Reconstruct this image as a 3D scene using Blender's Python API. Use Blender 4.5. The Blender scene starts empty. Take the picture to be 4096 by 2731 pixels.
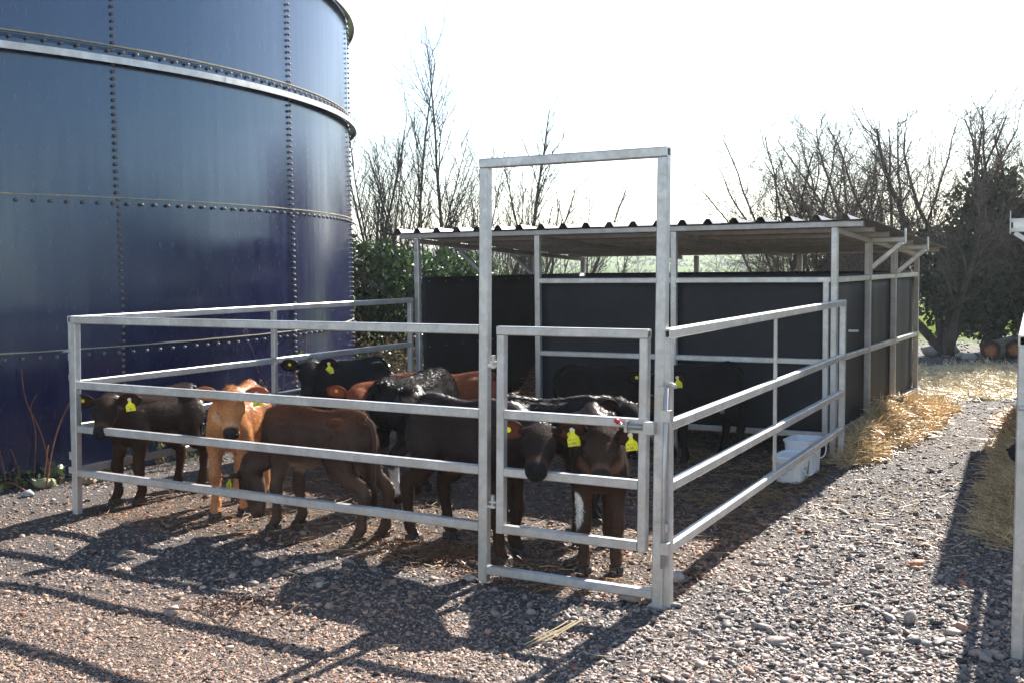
import bpy, math, random
import numpy as np
from mathutils import Matrix, Vector

SC = bpy.context.scene
COL = SC.collection
R = math.radians
rng = np.random.default_rng(7)
random.seed(7)
PI = math.pi

# ------------------------------------------------------------------ camera
cam_d = bpy.data.cameras.new('camera')
cam = bpy.data.objects.new('camera', cam_d)
COL.objects.link(cam)
pitch, roll, EYE = R(3.871), R(-0.6594), 1.54
fw = np.array([0, math.cos(pitch), -math.sin(pitch)])
up0 = np.array([0, math.sin(pitch), math.cos(pitch)])
rt0 = np.array([1.0, 0, 0])
rt = math.cos(roll) * rt0 + math.sin(roll) * up0
up = -math.sin(roll) * rt0 + math.cos(roll) * up0
cam.matrix_world = Matrix(((rt[0], up[0], -fw[0], 0), (rt[1], up[1], -fw[1], 0), (rt[2], up[2], -fw[2], EYE), (0, 0, 0, 1)))
cam_d.sensor_width = 36
cam_d.lens = 38.977
cam_d.clip_start = 0.1
cam_d.clip_end = 6000
SC.camera = cam

# ------------------------------------------------------------------ world and sun
SUN_AZ, SUN_EL = R(31.0), R(34.4)          # azimuth to the right of straight ahead (+y)
w = bpy.data.worlds.new('World')
SC.world = w
w.use_nodes = True
nt = w.node_tree
bg = nt.nodes['Background']
sky = nt.nodes.new('ShaderNodeTexSky')
sky.sky_type = 'NISHITA'
sky.sun_disc = False
sky.sun_elevation = SUN_EL
sky.sun_rotation = SUN_AZ
sky.air_density = 1.0
sky.dust_density = 0.2
sky.ozone_density = 2.0
tint = nt.nodes.new('ShaderNodeMix'); tint.data_type = 'RGBA'; tint.blend_type = 'MULTIPLY'
tint.inputs[0].default_value = 1.0
tint.inputs[7].default_value = (1.07, 0.985, 0.90, 1)          # camera white balance
nt.links.new(sky.outputs[0], tint.inputs[6])
nt.links.new(tint.outputs[2], bg.inputs[0])
bg.inputs[1].default_value = 0.09
sd = bpy.data.lights.new('sun', 'SUN')
sd.energy = 5.0
sd.angle = R(0.53)
sd.color = (1.0, 0.93, 0.84)
sun = bpy.data.objects.new('sun', sd)
COL.objects.link(sun)
S_DIR = Vector((math.sin(SUN_AZ) * math.cos(SUN_EL), math.cos(SUN_AZ) * math.cos(SUN_EL), math.sin(SUN_EL)))
sun.rotation_euler = S_DIR.to_track_quat('Z', 'Y').to_euler()
sun.location = (10, 16, 14)
SC.view_settings.view_transform = 'Standard'
SC.view_settings.look = 'None'
SC.view_settings.gamma = 1
SC.view_settings.exposure = 1.72
SC.view_settings.use_curve_mapping = False
SC.render.engine = 'CYCLES'
try:
    SC.cycles.use_denoising = True
    SC.cycles.max_bounces = 8
    SC.cycles.volume_bounces = 0
    SC.cycles.sample_clamp_indirect = 6
except Exception:
    pass

# ------------------------------------------------------------------ materials
def new_mat(name):
    m = bpy.data.materials.new(name)
    m.use_nodes = True
    t = m.node_tree
    return m, t, t.nodes['Principled BSDF']

def N(t, kind, **kw):
    n = t.nodes.new(kind)
    for k, v in kw.items():
        setattr(n, k, v)
    return n

def noise(t, scale, detail=4, rough=0.6, vec=None, dist=0.0):
    n = N(t, 'ShaderNodeTexNoise')
    n.inputs['Scale'].default_value = scale
    n.inputs['Detail'].default_value = detail
    n.inputs['Roughness'].default_value = rough
    n.inputs['Distortion'].default_value = dist
    if vec is not None:
        t.links.new(vec, n.inputs['Vector'])
    return n

def ramp(t, src, stops):
    r = N(t, 'ShaderNodeValToRGB')
    e = r.color_ramp.elements
    while len(e) < len(stops):
        e.new(0.5)
    for i, (p, c) in enumerate(stops):
        e[i].position = p
        e[i].color = (*c, 1) if len(c) == 3 else c
    t.links.new(src, r.inputs[0])
    return r

def mixc(t, fac, a, b, mode='MIX'):
    m = N(t, 'ShaderNodeMix', data_type='RGBA', blend_type=mode)
    for sock, v in ((m.inputs[0], fac), (m.inputs[6], a), (m.inputs[7], b)):
        if isinstance(v, (int, float)):
            sock.default_value = v
        elif isinstance(v, tuple):
            sock.default_value = (*v, 1) if len(v) == 3 else v
        else:
            t.links.new(v, sock)
    return m.outputs[2]

def bump(t, b, src, strength, dist=0.01):
    n = N(t, 'ShaderNodeBump')
    n.inputs['Strength'].default_value = strength
    n.inputs['Distance'].default_value = dist
    t.links.new(src, n.inputs['Height'])
    t.links.new(n.outputs[0], b.inputs['Normal'])
    return n

def objvec(t, scale=(1, 1, 1)):
    tc = N(t, 'ShaderNodeTexCoord')
    mp = N(t, 'ShaderNodeMapping')
    mp.inputs['Scale'].default_value = scale
    t.links.new(tc.outputs['Object'], mp.inputs['Vector'])
    return mp.outputs[0]

def galvanised(name, c0, c1, dirt=None, rough=0.42, metallic=0.6):
    m, t, b = new_mat(name)
    v = objvec(t)
    n1 = noise(t, 9, 5, 0.65, v)
    vo = N(t, 'ShaderNodeTexVoronoi')
    vo.inputs['Scale'].default_value = 55
    t.links.new(v, vo.inputs['Vector'])
    c = mixc(t, ramp(t, n1.outputs[0], [(0.32, (0, 0, 0)), (0.68, (1, 1, 1))]).outputs[0], c0, c1)
    sp = ramp(t, vo.outputs['Color'], [(0.0, (0.86, 0.86, 0.86)), (1.0, (1.08, 1.08, 1.09))])
    c = mixc(t, 0.8, c, sp.outputs[0], 'MULTIPLY')
    if dirt:
        n2 = noise(t, 3.2, 8, 0.7, v)
        c = mixc(t, ramp(t, n2.outputs[0], [(0.42, (0, 0, 0)), (0.72, (0.75, 0.75, 0.75))]).outputs[0], c, dirt)
    t.links.new(c, b.inputs['Base Color'])
    b.inputs['Metallic'].default_value = metallic
    n3 = noise(t, 30, 3, 0.6, v)
    rr = ramp(t, n3.outputs[0], [(0.3, (rough - .1,) * 3), (0.7, (rough + .12,) * 3)])
    t.links.new(rr.outputs[0], b.inputs['Roughness'])
    bump(t, b, n3.outputs[0], 0.12, 0.002)
    return m

M = {}
M['galv'] = galvanised('galvanised_steel', (0.47, 0.465, 0.46), (0.66, 0.655, 0.65), (0.44, 0.39, 0.33))
M['galv_old'] = galvanised('galvanised_steel_weathered', (0.42, 0.40, 0.385), (0.56, 0.54, 0.53), (0.34, 0.28, 0.23), 0.5, 0.45)

def plain(name, col, rough=0.5, metallic=0.0, var=0.15, scale=12, bmp=0.0):
    m, t, b = new_mat(name)
    n = noise(t, scale, 5, 0.65, objvec(t))
    lo = tuple(max(0, x * (1 - var)) for x in col)
    hi = tuple(x * (1 + var) for x in col)
    t.links.new(ramp(t, n.outputs[0], [(0.3, lo), (0.7, hi)]).outputs[0], b.inputs['Base Color'])
    b.inputs['Roughness'].default_value = rough
    b.inputs['Metallic'].default_value = metallic
    if bmp:
        bump(t, b, n.outputs[0], bmp, 0.01)
    return m

M['mat'] = plain('black_rubber_board', (0.017, 0.0175, 0.021), 0.58, 0, 0.35, 3.0, 0.05)
M['mat'].node_tree.nodes['Principled BSDF'].inputs['Specular IOR Level'].default_value = 0.22
M['bolt'] = plain('bolt_cap', (0.16, 0.145, 0.135), 0.55, 0.2, 0.35, 40)
M['zinc'] = plain('zinc_bolt', (0.5, 0.5, 0.5), 0.35, 0.8, 0.1, 60)
M['red'] = plain('red_plastic_grip', (0.55, 0.02, 0.02), 0.4, 0, 0.05)
M['roof'] = plain('roof_sheet_steel', (0.06, 0.062, 0.067), 0.42, 0.35, 0.3, 4)
M['screw'] = plain('screw_head', (0.45, 0.45, 0.45), 0.4, 0.6)
M['white_plastic'] = plain('white_tub_plastic', (0.78, 0.78, 0.79), 0.38, 0, 0.06, 5)
M['green_print'] = plain('green_print', (0.02, 0.42, 0.22), 0.45, 0, 0.1)
M['yellow_print'] = plain('yellow_print', (0.75, 0.5, 0.06), 0.45, 0, 0.1)
M['dark_print'] = plain('dark_print', (0.03, 0.03, 0.035), 0.5, 0, 0.1)
M['grey_print'] = plain('grey_print', (0.3, 0.3, 0.31), 0.5, 0, 0.1)
M['sealant'] = plain('seam_sealant', (0.36, 0.31, 0.2), 0.7, 0, 0.3, 20)

def attr_mat(name, rough=0.6, spec=0.3, translucent=0.0, noise_scale=0, noise_amt=0.3, bmp=0.0, sheen=0.0, coat=0.0):
    m, t, b = new_mat(name)
    a = N(t, 'ShaderNodeAttribute', attribute_name='Col')
    c = a.outputs['Color']
    if noise_scale:
        n = noise(t, noise_scale, 5, 0.65, objvec(t))
        c = mixc(t, 1.0, c, ramp(t, n.outputs[0], [(0.3, (1 - noise_amt,) * 3), (0.7, (1 + noise_amt,) * 3)]).outputs[0], 'MULTIPLY')
        if bmp:
            bump(t, b, n.outputs[0], bmp, 0.01)
    t.links.new(c, b.inputs['Base Color'])
    b.inputs['Roughness'].default_value = rough
    b.inputs['Specular IOR Level'].default_value = spec
    b.inputs['Sheen Weight'].default_value = sheen
    b.inputs['Coat Weight'].default_value = coat
    if translucent:
        tr = N(t, 'ShaderNodeBsdfTranslucent')
        t.links.new(c, tr.inputs[0])
        mx = N(t, 'ShaderNodeMixShader')
        mx.inputs[0].default_value = translucent
        t.links.new(b.outputs[0], mx.inputs[1])
        t.links.new(tr.outputs[0], mx.inputs[2])
        t.links.new(mx.outputs[0], t.nodes['Material Output'].inputs[0])
    return m

M['stone'] = attr_mat('gravel_stone', 0.66, 0.25, 0, 60, 0.3, 0.25)
M['straw'] = attr_mat('straw', 0.42, 0.5, 0.2)
M['leaf'] = attr_mat('leaf', 0.34, 0.5, 0.25)
M['bark'] = attr_mat('bark', 0.8, 0.2, 0, 22, 0.4, 0.4)
M['skin'] = attr_mat('calf_coat', 0.8, 0.03, 0, 90, 0.3, 0.5)
M['fur'] = attr_mat('calf_hair', 0.32, 0.13, 0.22, 0, 0, 0, 0.0)
M['ear'] = attr_mat('calf_ear', 0.6, 0.1, 0.26)
M['hoof'] = plain('hoof_horn', (0.036, 0.028, 0.023), 0.65, 0, 0.4, 30, 0.1)
M['wet'] = plain('wet_dark_nose', (0.012, 0.011, 0.012), 0.22, 0, 0.2, 60)
M['tag'] = plain('yellow_tag_plastic', (0.80, 0.78, 0.03), 0.42, 0, 0.06)
M['nostril'] = plain('nostril_dark', (0.006, 0.005, 0.005), 0.95)
M['tagprint'] = plain('tag_ink', (0.02, 0.02, 0.015), 0.6)

def enamel():
    m, t, b = new_mat('blue_enamel')
    v = objvec(t)
    vs = objvec(t, (5, 5, 0.35))
    n1 = noise(t, 3, 8, 0.7, vs)
    n2 = noise(t, 45, 4, 0.7, objvec(t, (1, 1, 0.25)))
    streak = ramp(t, n1.outputs[0], [(0.52, (0, 0, 0)), (0.8, (0.4, 0.4, 0.4))])
    spot = ramp(t, n2.outputs[0], [(0.6, (0, 0, 0)), (0.76, (0.6, 0.6, 0.6))])
    c = mixc(t, streak.outputs[0], (0.009, 0.010, 0.048), (0.04, 0.044, 0.12))
    c = mixc(t, spot.outputs[0], c, (0.16, 0.15, 0.2))
    t.links.new(c, b.inputs['Base Color'])
    n3 = noise(t, 2.5, 4, 0.6, vs)
    t.links.new(ramp(t, n3.outputs[0], [(0.3, (0.15,) * 3), (0.75, (0.27,) * 3)]).outputs[0], b.inputs['Roughness'])
    b.inputs['IOR'].default_value = 2.0
    b.inputs['Specular Tint'].default_value = (0.55, 0.76, 1.0, 1)  # blue of the reflected sky is put into this reflection tint
    n4 = noise(t, 0.9, 2, 0.5, v)
    bump(t, b, n4.outputs[0], 0.12, 0.05)
    return m
M['enamel'] = enamel()

# ------------------------------------------------------------------ object helpers
ORG = {}
def link(o):
    COL.objects.link(o)
    return o

def tag(o, label=None, cat=None, group=None, kind=None):
    if label: o['label'] = label
    if cat: o['category'] = cat
    if group: o['group'] = group
    if kind: o['kind'] = kind
    return o

def thing(name, label, cat, loc, group=None):
    o = link(bpy.data.objects.new(name, None))
    o.location = loc
    o.empty_display_size = 0.1
    ORG[o.name] = np.array(loc, float)
    return tag(o, label, cat, group)

def org(o):
    p = np.zeros(3)
    while o is not None:
        p = p + np.array(o.location)
        o = o.parent
    return p

class MB:
    def __init__(self):
        self.v = []; self.f = []; self.c = []
    def add(self, verts, faces, col=None):
        o = len(self.v)
        self.v.extend([tuple(map(float, p)) for p in verts])
        self.f.extend([tuple(i + o for i in f) for f in faces])
        if col is not None:
            self.c.extend([col] * len(verts))
        return self
    def box(self, c, ax, ay, az, hx, hy, hz):
        c, ax, ay, az = map(np.asarray, (c, ax, ay, az))
        vs = [c + ax * hx * i + ay * hy * j + az * hz * k for i in (-1, 1) for j in (-1, 1) for k in (-1, 1)]
        return self.add(vs, [(0, 1, 3, 2), (4, 6, 7, 5), (0, 4, 5, 1), (2, 3, 7, 6), (0, 2, 6, 4), (1, 5, 7, 3)])
    def bar(self, p, q, wd, ht, upv=(0, 0, 1), ch=None, hollow=True):
        """chamfered box section from p to q, open at both ends"""
        p, q, upv = map(lambda a: np.asarray(a, float), (p, q, upv))
        d = (q - p) / np.linalg.norm(q - p)
        s = np.cross(d, upv); s /= np.linalg.norm(s)
        u = np.cross(s, d)
        a, b = wd / 2, ht / 2
        c = ch if ch is not None else min(a, b) * 0.22
        prof = [(a, -b + c), (a, b - c), (a - c, b), (-a + c, b), (-a, b - c), (-a, -b + c), (-a + c, -b), (a - c, -b)]
        n = 8
        o = [p + s * x + u * y for x, y in prof] + [q + s * x + u * y for x, y in prof]
        f = [(i, (i + 1) % n, n + (i + 1) % n, n + i) for i in range(n)]
        if hollow:
            k = 1 - 0.008 / max(a, b) if max(a, b) > 0.012 else 0.7
            o += [p + s * x * k + u * y * k for x, y in prof] + [q + s * x * k + u * y * k for x, y in prof]
            for i in range(n):
                j = (i + 1) % n
                f += [(2 * n + j, 2 * n + i, 3 * n + i, 3 * n + j), (j, i, 2 * n + i, 2 * n + j), (n + i, n + j, 3 * n + j, 3 * n + i)]
        else:
            f += [tuple(range(n - 1, -1, -1)), tuple(range(n, 2 * n))]
        return self.add(o, f)
    def tube(self, pts, rad, n=8, cap=True, col=None):
        pts = [np.asarray(p, float) for p in pts]
        rads = [rad] * len(pts) if np.isscalar(rad) else list(rad)
        vs = []; ref = None
        for i, p in enumerate(pts):
            d = pts[min(i + 1, len(pts) - 1)] - pts[max(i - 1, 0)]
            d /= np.linalg.norm(d) + 1e-9
            if ref is None:
                ref = np.cross(d, (0, 0, 1) if abs(d[2]) < .9 else (1, 0, 0))
            ref = ref - d * (ref @ d); ref /= np.linalg.norm(ref) + 1e-9
            b2 = np.cross(d, ref)
            for k in range(n):
                a = 2 * PI * k / n
                vs.append(p + (ref * math.cos(a) + b2 * math.sin(a)) * rads[i])
        f = []
        for i in range(len(pts) - 1):
            for k in range(n):
                f.append((i * n + k, i * n + (k + 1) % n, (i + 1) * n + (k + 1) % n, (i + 1) * n + k))
        if cap:
            f += [tuple(range(n - 1, -1, -1)), tuple(range((len(pts) - 1) * n, len(pts) * n))]
        return self.add(vs, f, col)
    def mesh(self, name, mat, o=(0, 0, 0), smooth=False):
        me = bpy.data.meshes.new(name)
        o = np.asarray(o)
        me.from_pydata([(x - o[0], y - o[1], z - o[2]) for x, y, z in self.v], [], self.f)
        if self.c:
            a = me.color_attributes.new('Col', 'FLOAT_COLOR', 'POINT')
            a.data.foreach_set('color', np.array([(*c, 1.0) for c in self.c], np.float32).ravel())
        if smooth:
            me.polygons.foreach_set('use_smooth', [True] * len(me.polygons))
        me.materials.append(mat)
        return me
    def build(self, name, mat, parent=None, smooth=False, kind=None, label=None):
        o = bpy.data.objects.new(name, self.mesh(name, mat, org(parent) if parent else (0, 0, 0), smooth))
        link(o)
        if parent: o.parent = parent
        return tag(o, label, kind=kind)

def np_mesh(name, verts, faces, mat, col=None, smooth=False):
    """faces: (n,k) int array, col: per vertex rgb"""
    me = bpy.data.meshes.new(name)
    nv, nf, k = len(verts), len(faces), faces.shape[1]
    me.vertices.add(nv)
    me.vertices.foreach_set('co', np.ascontiguousarray(verts, np.float32).ravel())
    me.loops.add(nf * k)
    me.loops.foreach_set('vertex_index', np.ascontiguousarray(faces, np.int32).ravel())
    me.polygons.add(nf)
    me.polygons.foreach_set('loop_start', np.arange(0, nf * k, k, dtype=np.int32))
    me.polygons.foreach_set('loop_total', np.full(nf, k, np.int32))
    if smooth:
        me.polygons.foreach_set('use_smooth', np.ones(nf, bool))
    me.update(calc_edges=True)
    if col is not None:
        a = me.color_attributes.new('Col', 'FLOAT_COLOR', 'POINT')
        c4 = np.ones((nv, 4), np.float32); c4[:, :3] = col
        a.data.foreach_set('color', c4.ravel())
    me.materials.append(mat)
    return me

def np_obj(name, verts, faces, mat, col=None, parent=None, smooth=False, kind=None, label=None, cat=None):
    if parent is not None:
        verts = np.asarray(verts) - org(parent)
    o = link(bpy.data.objects.new(name, np_mesh(name, verts, faces, mat, col, smooth)))
    if parent is not None: o.parent = parent
    return tag(o, label, cat, None, kind)

def inst(name, me, parent, loc, rot=None):
    o = link(bpy.data.objects.new(name, me))
    o.parent = parent
    mtx = Matrix.Translation(Vector(np.asarray(loc) - org(parent)))
    if rot is not None:
        mtx = mtx @ rot.to_4x4()
    o.matrix_local = mtx
    return o

def basis(z, x=None):
    z = Vector(z).normalized()
    x = Vector(x) if x is not None else z.orthogonal()
    x = (x - z * x.dot(z)).normalized()
    y = z.cross(x)
    return Matrix(((x[0], y[0], z[0]), (x[1], y[1], z[1]), (x[2], y[2], z[2])))

def frustums(p0, p1, r0, r1, n=4):
    """many separate tapered tubes at once; returns verts, quads"""
    p0, p1 = np.asarray(p0, float), np.asarray(p1, float)
    d = p1 - p0
    d /= np.linalg.norm(d, axis=1, keepdims=True) + 1e-9
    ref = np.where(np.abs(d[:, 2:3]) < .9, np.array([[0, 0, 1.]]), np.array([[1., 0, 0]]))
    s = np.cross(d, ref); s /= np.linalg.norm(s, axis=1, keepdims=True)
    u = np.cross(d, s)
    a = 2 * PI * np.arange(n) / n
    ring = s[:, None, :] * np.cos(a)[None, :, None] + u[:, None, :] * np.sin(a)[None, :, None]
    v0 = p0[:, None, :] + ring * np.asarray(r0)[:, None, None]
    v1 = p1[:, None, :] + ring * np.asarray(r1)[:, None, None]
    V = np.concatenate([v0, v1], 1).reshape(-1, 3)
    k = np.arange(n); k2 = (k + 1) % n
    f = np.stack([k, k2, n + k2, n + k], 1)
    F = (f[None] + (np.arange(len(p0)) * 2 * n)[:, None, None]).reshape(-1, 4)
    return V, F

A3 = lambda p, z=0.0: np.array([p[0], p[1], z], float)

# ================================================================== LARGE STRUCTURE
def sstep(a, b, x):
    t = np.clip((x - a) / (b - a), 0, 1)
    return t * t * (3 - 2 * t)

_ph = rng.uniform(0, 6.28, (14, 2)); _dr = rng.normal(size=(14, 2)); _dr /= np.linalg.norm(_dr, axis=1, keepdims=True)
def bumps(x, y, base, octs):
    z = 0
    for i in range(octs):
        k = base * 1.7 ** i
        z = z + np.sin((x * _dr[i, 0] + y * _dr[i, 1]) * k + _ph[i, 0]) * np.sin((x * _dr[-i, 1] - y * _dr[-i, 0]) * k * .8 + _ph[i, 1]) / 1.5 ** i
    return z

def ground_z(x, y):
    x, y = np.asarray(x, float), np.asarray(y, float)
    near = 0.010 * bumps(x, y, 1.6, 6) * sstep(60, 20, y)
    hill = 13.5 * sstep(200, 800, y) + 3 * sstep(200, 700, y) * np.sin(x / 210 + 1.0) + 6 * sstep(800, 1500, y)
    dip = -1.2 * sstep(22, 60, y)
    return near + hill + dip

PENP = np.array([(-2.808, 6.963), (-.181, 5.361), (.617, 4.898), (.696, 4.882), (2.547, 8.446), (2.482, 8.522), (-.877, 10.405)])
def inside(x, y, poly):
    c = np.zeros(np.shape(x), bool); n = len(poly)
    for i in range(n):
        (x1, y1), (x2, y2) = poly[i], poly[(i + 1) % n]
        c ^= ((y1 > y) != (y2 > y)) & (x < (x2 - x1) * (y - y1) / (y2 - y1 + 1e-12) + x1)
    return c
def fines(x, y):
    """trampled patches where grit and soil fill the gravel, 0..1"""
    g = np.exp(-((x + 1.3 + .5 * (y - 4.5)) / 1.5) ** 2 - ((y - 4.5) / .75) ** 2) * 1.15
    g = g + .75 * np.exp(-((x - 1.15 - .3 * (y - 5.8)) / .35) ** 2 - ((y - 5.8) / 1.3) ** 2)
    g = g + .5 * np.exp(-((x + 3.2) / 1.0) ** 2 - ((y - 6.6) / .5) ** 2)
    return np.clip(g + .30 * bumps(x + 9, y - 4, 1.9, 5) * sstep(14, 8, y), 0, 1)
def axis(lo, hi, c, fine, grow, rad):
    a = [c]; s = fine
    while a[-1] < hi:
        if a[-1] - c > rad: s *= grow
        a.append(a[-1] + s)
    b = [c]; s = fine
    while b[-1] > lo:
        if c - b[-1] > rad: s *= grow
        b.append(b[-1] - s)
    return np.array(sorted(set(a + b)))
gx = axis(-1500, 1500, 0, .09, 1.16, 6.5)
gy = axis(-40, 1700, 6.5, .09, 1.13, 6)
X, Y = np.meshgrid(gx, gy)
Z = ground_z(X, Y)
nx, ny = len(gx), len(gy)
idx = np.arange(nx * ny).reshape(ny, nx)
F = np.stack([idx[:-1, :-1], idx[:-1, 1:], idx[1:, 1:], idx[1:, :-1]], -1).reshape(-1, 4)

def ground_mat():
    m, t, b = new_mat('gravel_yard_and_fields')
    g = N(t, 'ShaderNodeNewGeometry')
    P = g.outputs['Position']
    n1 = noise(t, 85, 7, 0.8, P)
    n2 = noise(t, 1.3, 4, 0.6, P)
    vo = N(t, 'ShaderNodeTexVoronoi'); vo.inputs['Scale'].default_value = 42
    t.links.new(P, vo.inputs['Vector'])
    chips = ramp(t, vo.outputs['Color'], [(0.0, (0.045, 0.045, 0.05)), (0.5, (0.11, 0.10, 0.10)), (1.0, (0.21, 0.185, 0.17))])
    fine = ramp(t, n1.outputs[0], [(0.3, (0.035, 0.033, 0.034)), (0.7, (0.15, 0.132, 0.122))])
    gr = mixc(t, 0.5, chips.outputs[0], fine.outputs[0])
    at = N(t, 'ShaderNodeAttribute', attribute_name='Col')
    sc_ = N(t, 'ShaderNodeSeparateColor'); t.links.new(at.outputs['Color'], sc_.inputs[0])
    soil = ramp(t, n1.outputs[0], [(0.34, (0.06, 0.045, 0.037)), (0.64, (0.25, 0.19, 0.155))])
    gr = mixc(t, sc_.outputs[0], gr, soil.outputs[0])
    mud = ramp(t, n1.outputs[0], [(0.3, (0.035, 0.024, 0.017)), (0.7, (0.14, 0.095, 0.065))])
    mk = N(t, 'ShaderNodeMath', operation='MULTIPLY'); mk.inputs[1].default_value = 0.8
    t.links.new(sc_.outputs[1], mk.inputs[0])
    gr = mixc(t, mk.outputs[0], gr, mud.outputs[0])
    # grass beyond the yard
    n3 = noise(t, 0.006, 3, 0.5, P, 0.4)
    n4 = noise(t, 2.2, 6, 0.7, P)
    grass = mixc(t, n4.outputs[0], (0.085, 0.13, 0.022), (0.17, 0.21, 0.05))
    fields = ramp(t, n3.outputs[0], [(0.36, (0.09, 0.135, 0.045)), (0.47, (0.14, 0.185, 0.065)), (0.55, (0.095, 0.14, 0.05)), (0.62, (0.15, 0.15, 0.09))])
    sx = N(t, 'ShaderNodeSeparateXYZ'); t.links.new(P, sx.inputs[0])
    add = N(t, 'ShaderNodeMath', operation='MULTIPLY_ADD'); add.inputs[1].default_value = 6.0
    t.links.new(n2.outputs[0], add.inputs[0]); t.links.new(sx.outputs[1], add.inputs[2])
    k = N(t, 'ShaderNodeMapRange'); k.inputs[1].default_value = 22.5; k.inputs[2].default_value = 25.5
    t.links.new(add.outputs[0], k.inputs[0])
    k2 = N(t, 'ShaderNodeMapRange'); k2.inputs[1].default_value = 60; k2.inputs[2].default_value = 140
    t.links.new(sx.outputs[1], k2.inputs[0])
    far = mixc(t, k2.outputs[0], grass, fields.outputs[0])
    c = mixc(t, k.outputs[0], gr, far)
    t.links.new(c, b.inputs['Base Color'])
    wet = N(t, 'ShaderNodeMath', operation='MULTIPLY'); t.links.new(sc_.outputs[1], wet.inputs[0])
    t.links.new(ramp(t, noise(t, 2.6, 4, 0.6, P).outputs[0], [(0.52, (0, 0, 0)), (0.62, (0.62, 0.62, 0.62))]).outputs[0], wet.inputs[1])
    rg_ = N(t, 'ShaderNodeMath', operation='SUBTRACT'); rg_.inputs[0].default_value = 0.85
    t.links.new(wet.outputs[0], rg_.inputs[1]); t.links.new(rg_.outputs[0], b.inputs['Roughness'])
    sp_ = N(t, 'ShaderNodeMapRange'); sp_.inputs[3].default_value = 0.3; sp_.inputs[4].default_value = 0.0
    t.links.new(k.outputs[0], sp_.inputs[0]); t.links.new(sp_.outputs[0], b.inputs['Specular IOR Level'])
    bump(t, b, n1.outputs[0], 1.0, 0.03)
    return m
near_ = (Y < 30) & (np.abs(X) < 30)
gcol_ = np.stack([np.where(near_, fines(X, Y), .2), np.where(inside(X, Y, PENP), 1.0, 0.0), 0 * X], -1).reshape(-1, 3)
np_obj('ground', np.stack([X, Y, Z], -1).reshape(-1, 3), F, ground_mat(), gcol_, smooth=True, kind='structure')

# ------------------------------------------------------------------ slurry store
TC = np.array([-7.661, 12.152]); TR = 5.859
SEAM = [-0.02, 0.961, 2.098, 3.23, 4.37]
tank = thing('storage_tank', 'big round navy blue bolted steel slurry store beside the calf pen', 'storage tank', A3(TC))
TA0, TPA = -38.0, 20.6
def tp(r, deg, z): return np.array([TC[0] + r * math.cos(R(deg)), TC[1] + r * math.sin(R(deg)), z])
for row in range(4):
    r0 = TR + (0.012, 0.006, 0.0, 0.0)[row]
    for k in range(-4, 5):
        a0 = TA0 + TPA * k; a1 = a0 + TPA
        lap = 0.004 if (k % 2) else 0.0
        mb = MB(); nn = 16
        vs = []
        for i in range(nn + 1):
            a = a0 + (a1 - a0 + 0.35) * i / nn
            rr = r0 + lap * 0 + 0.004 * (1 if i == nn else 0) + 0.004 * (i / nn)
            z0, z1 = SEAM[row] + (-0.03 if row else 0), SEAM[row + 1] + 0.0
            vs += [tp(rr, a, z0), tp(rr, a, z1), tp(rr - .006, a, z1), tp(rr - .006, a, z0)]
        fs = []
        for i in range(nn):
            o = i * 4
            for j in range(4):
                fs.append((o + j, o + 4 + j, o + 4 + (j + 1) % 4, o + (j + 1) % 4))
        fs += [(3, 2, 1, 0), (nn * 4, nn * 4 + 1, nn * 4 + 2, nn * 4 + 3)]
        mb.add(vs, [tuple(reversed(f)) for f in fs])
        o = mb.build('panel', M['enamel'], tank)
# hidden rest of the shell: far side panels in one go, then floor rim
mb = MB()
for row in range(4):
    for k in range(36):
        a0 = TA0 + TPA * 5 + (360 - TPA * 9) * k / 36; a1 = TA0 + TPA * 5 + (360 - TPA * 9) * (k + 1) / 36
        mb.add([tp(TR, a0, SEAM[row]), tp(TR, a1, SEAM[row]), tp(TR, a1, SEAM[row + 1]), tp(TR, a0, SEAM[row + 1])], [(0, 1, 2, 3)])
mb.build('rear_shell', M['enamel'], tank, True)
# sealant ledges
for z, a0, a1 in ((SEAM[1], -75, 12), (SEAM[2], -75, 12)):
    mb = MB()
    nn = 60
    vs = []
    for i in range(nn + 1):
        a = a0 + (a1 - a0) * i / nn
        q = 0.003 * math.sin(i * 1.7) * math.sin(i * .37)
        vs += [tp(TR + .003, a, z + .004 + q), tp(TR + .020, a, z + .003 + q), tp(TR + .020, a, z - .004), tp(TR + .003, a, z - .006)]
    fs = []
    for i in range(nn):
        for j in range(4):
            fs.append((i * 4 + j, i * 4 + (j + 1) % 4, i * 4 + 4 + (j + 1) % 4, i * 4 + 4 + j))
    mb.add(vs, fs)
    mb.build('seam_sealant', M['sealant'], tank)
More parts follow.
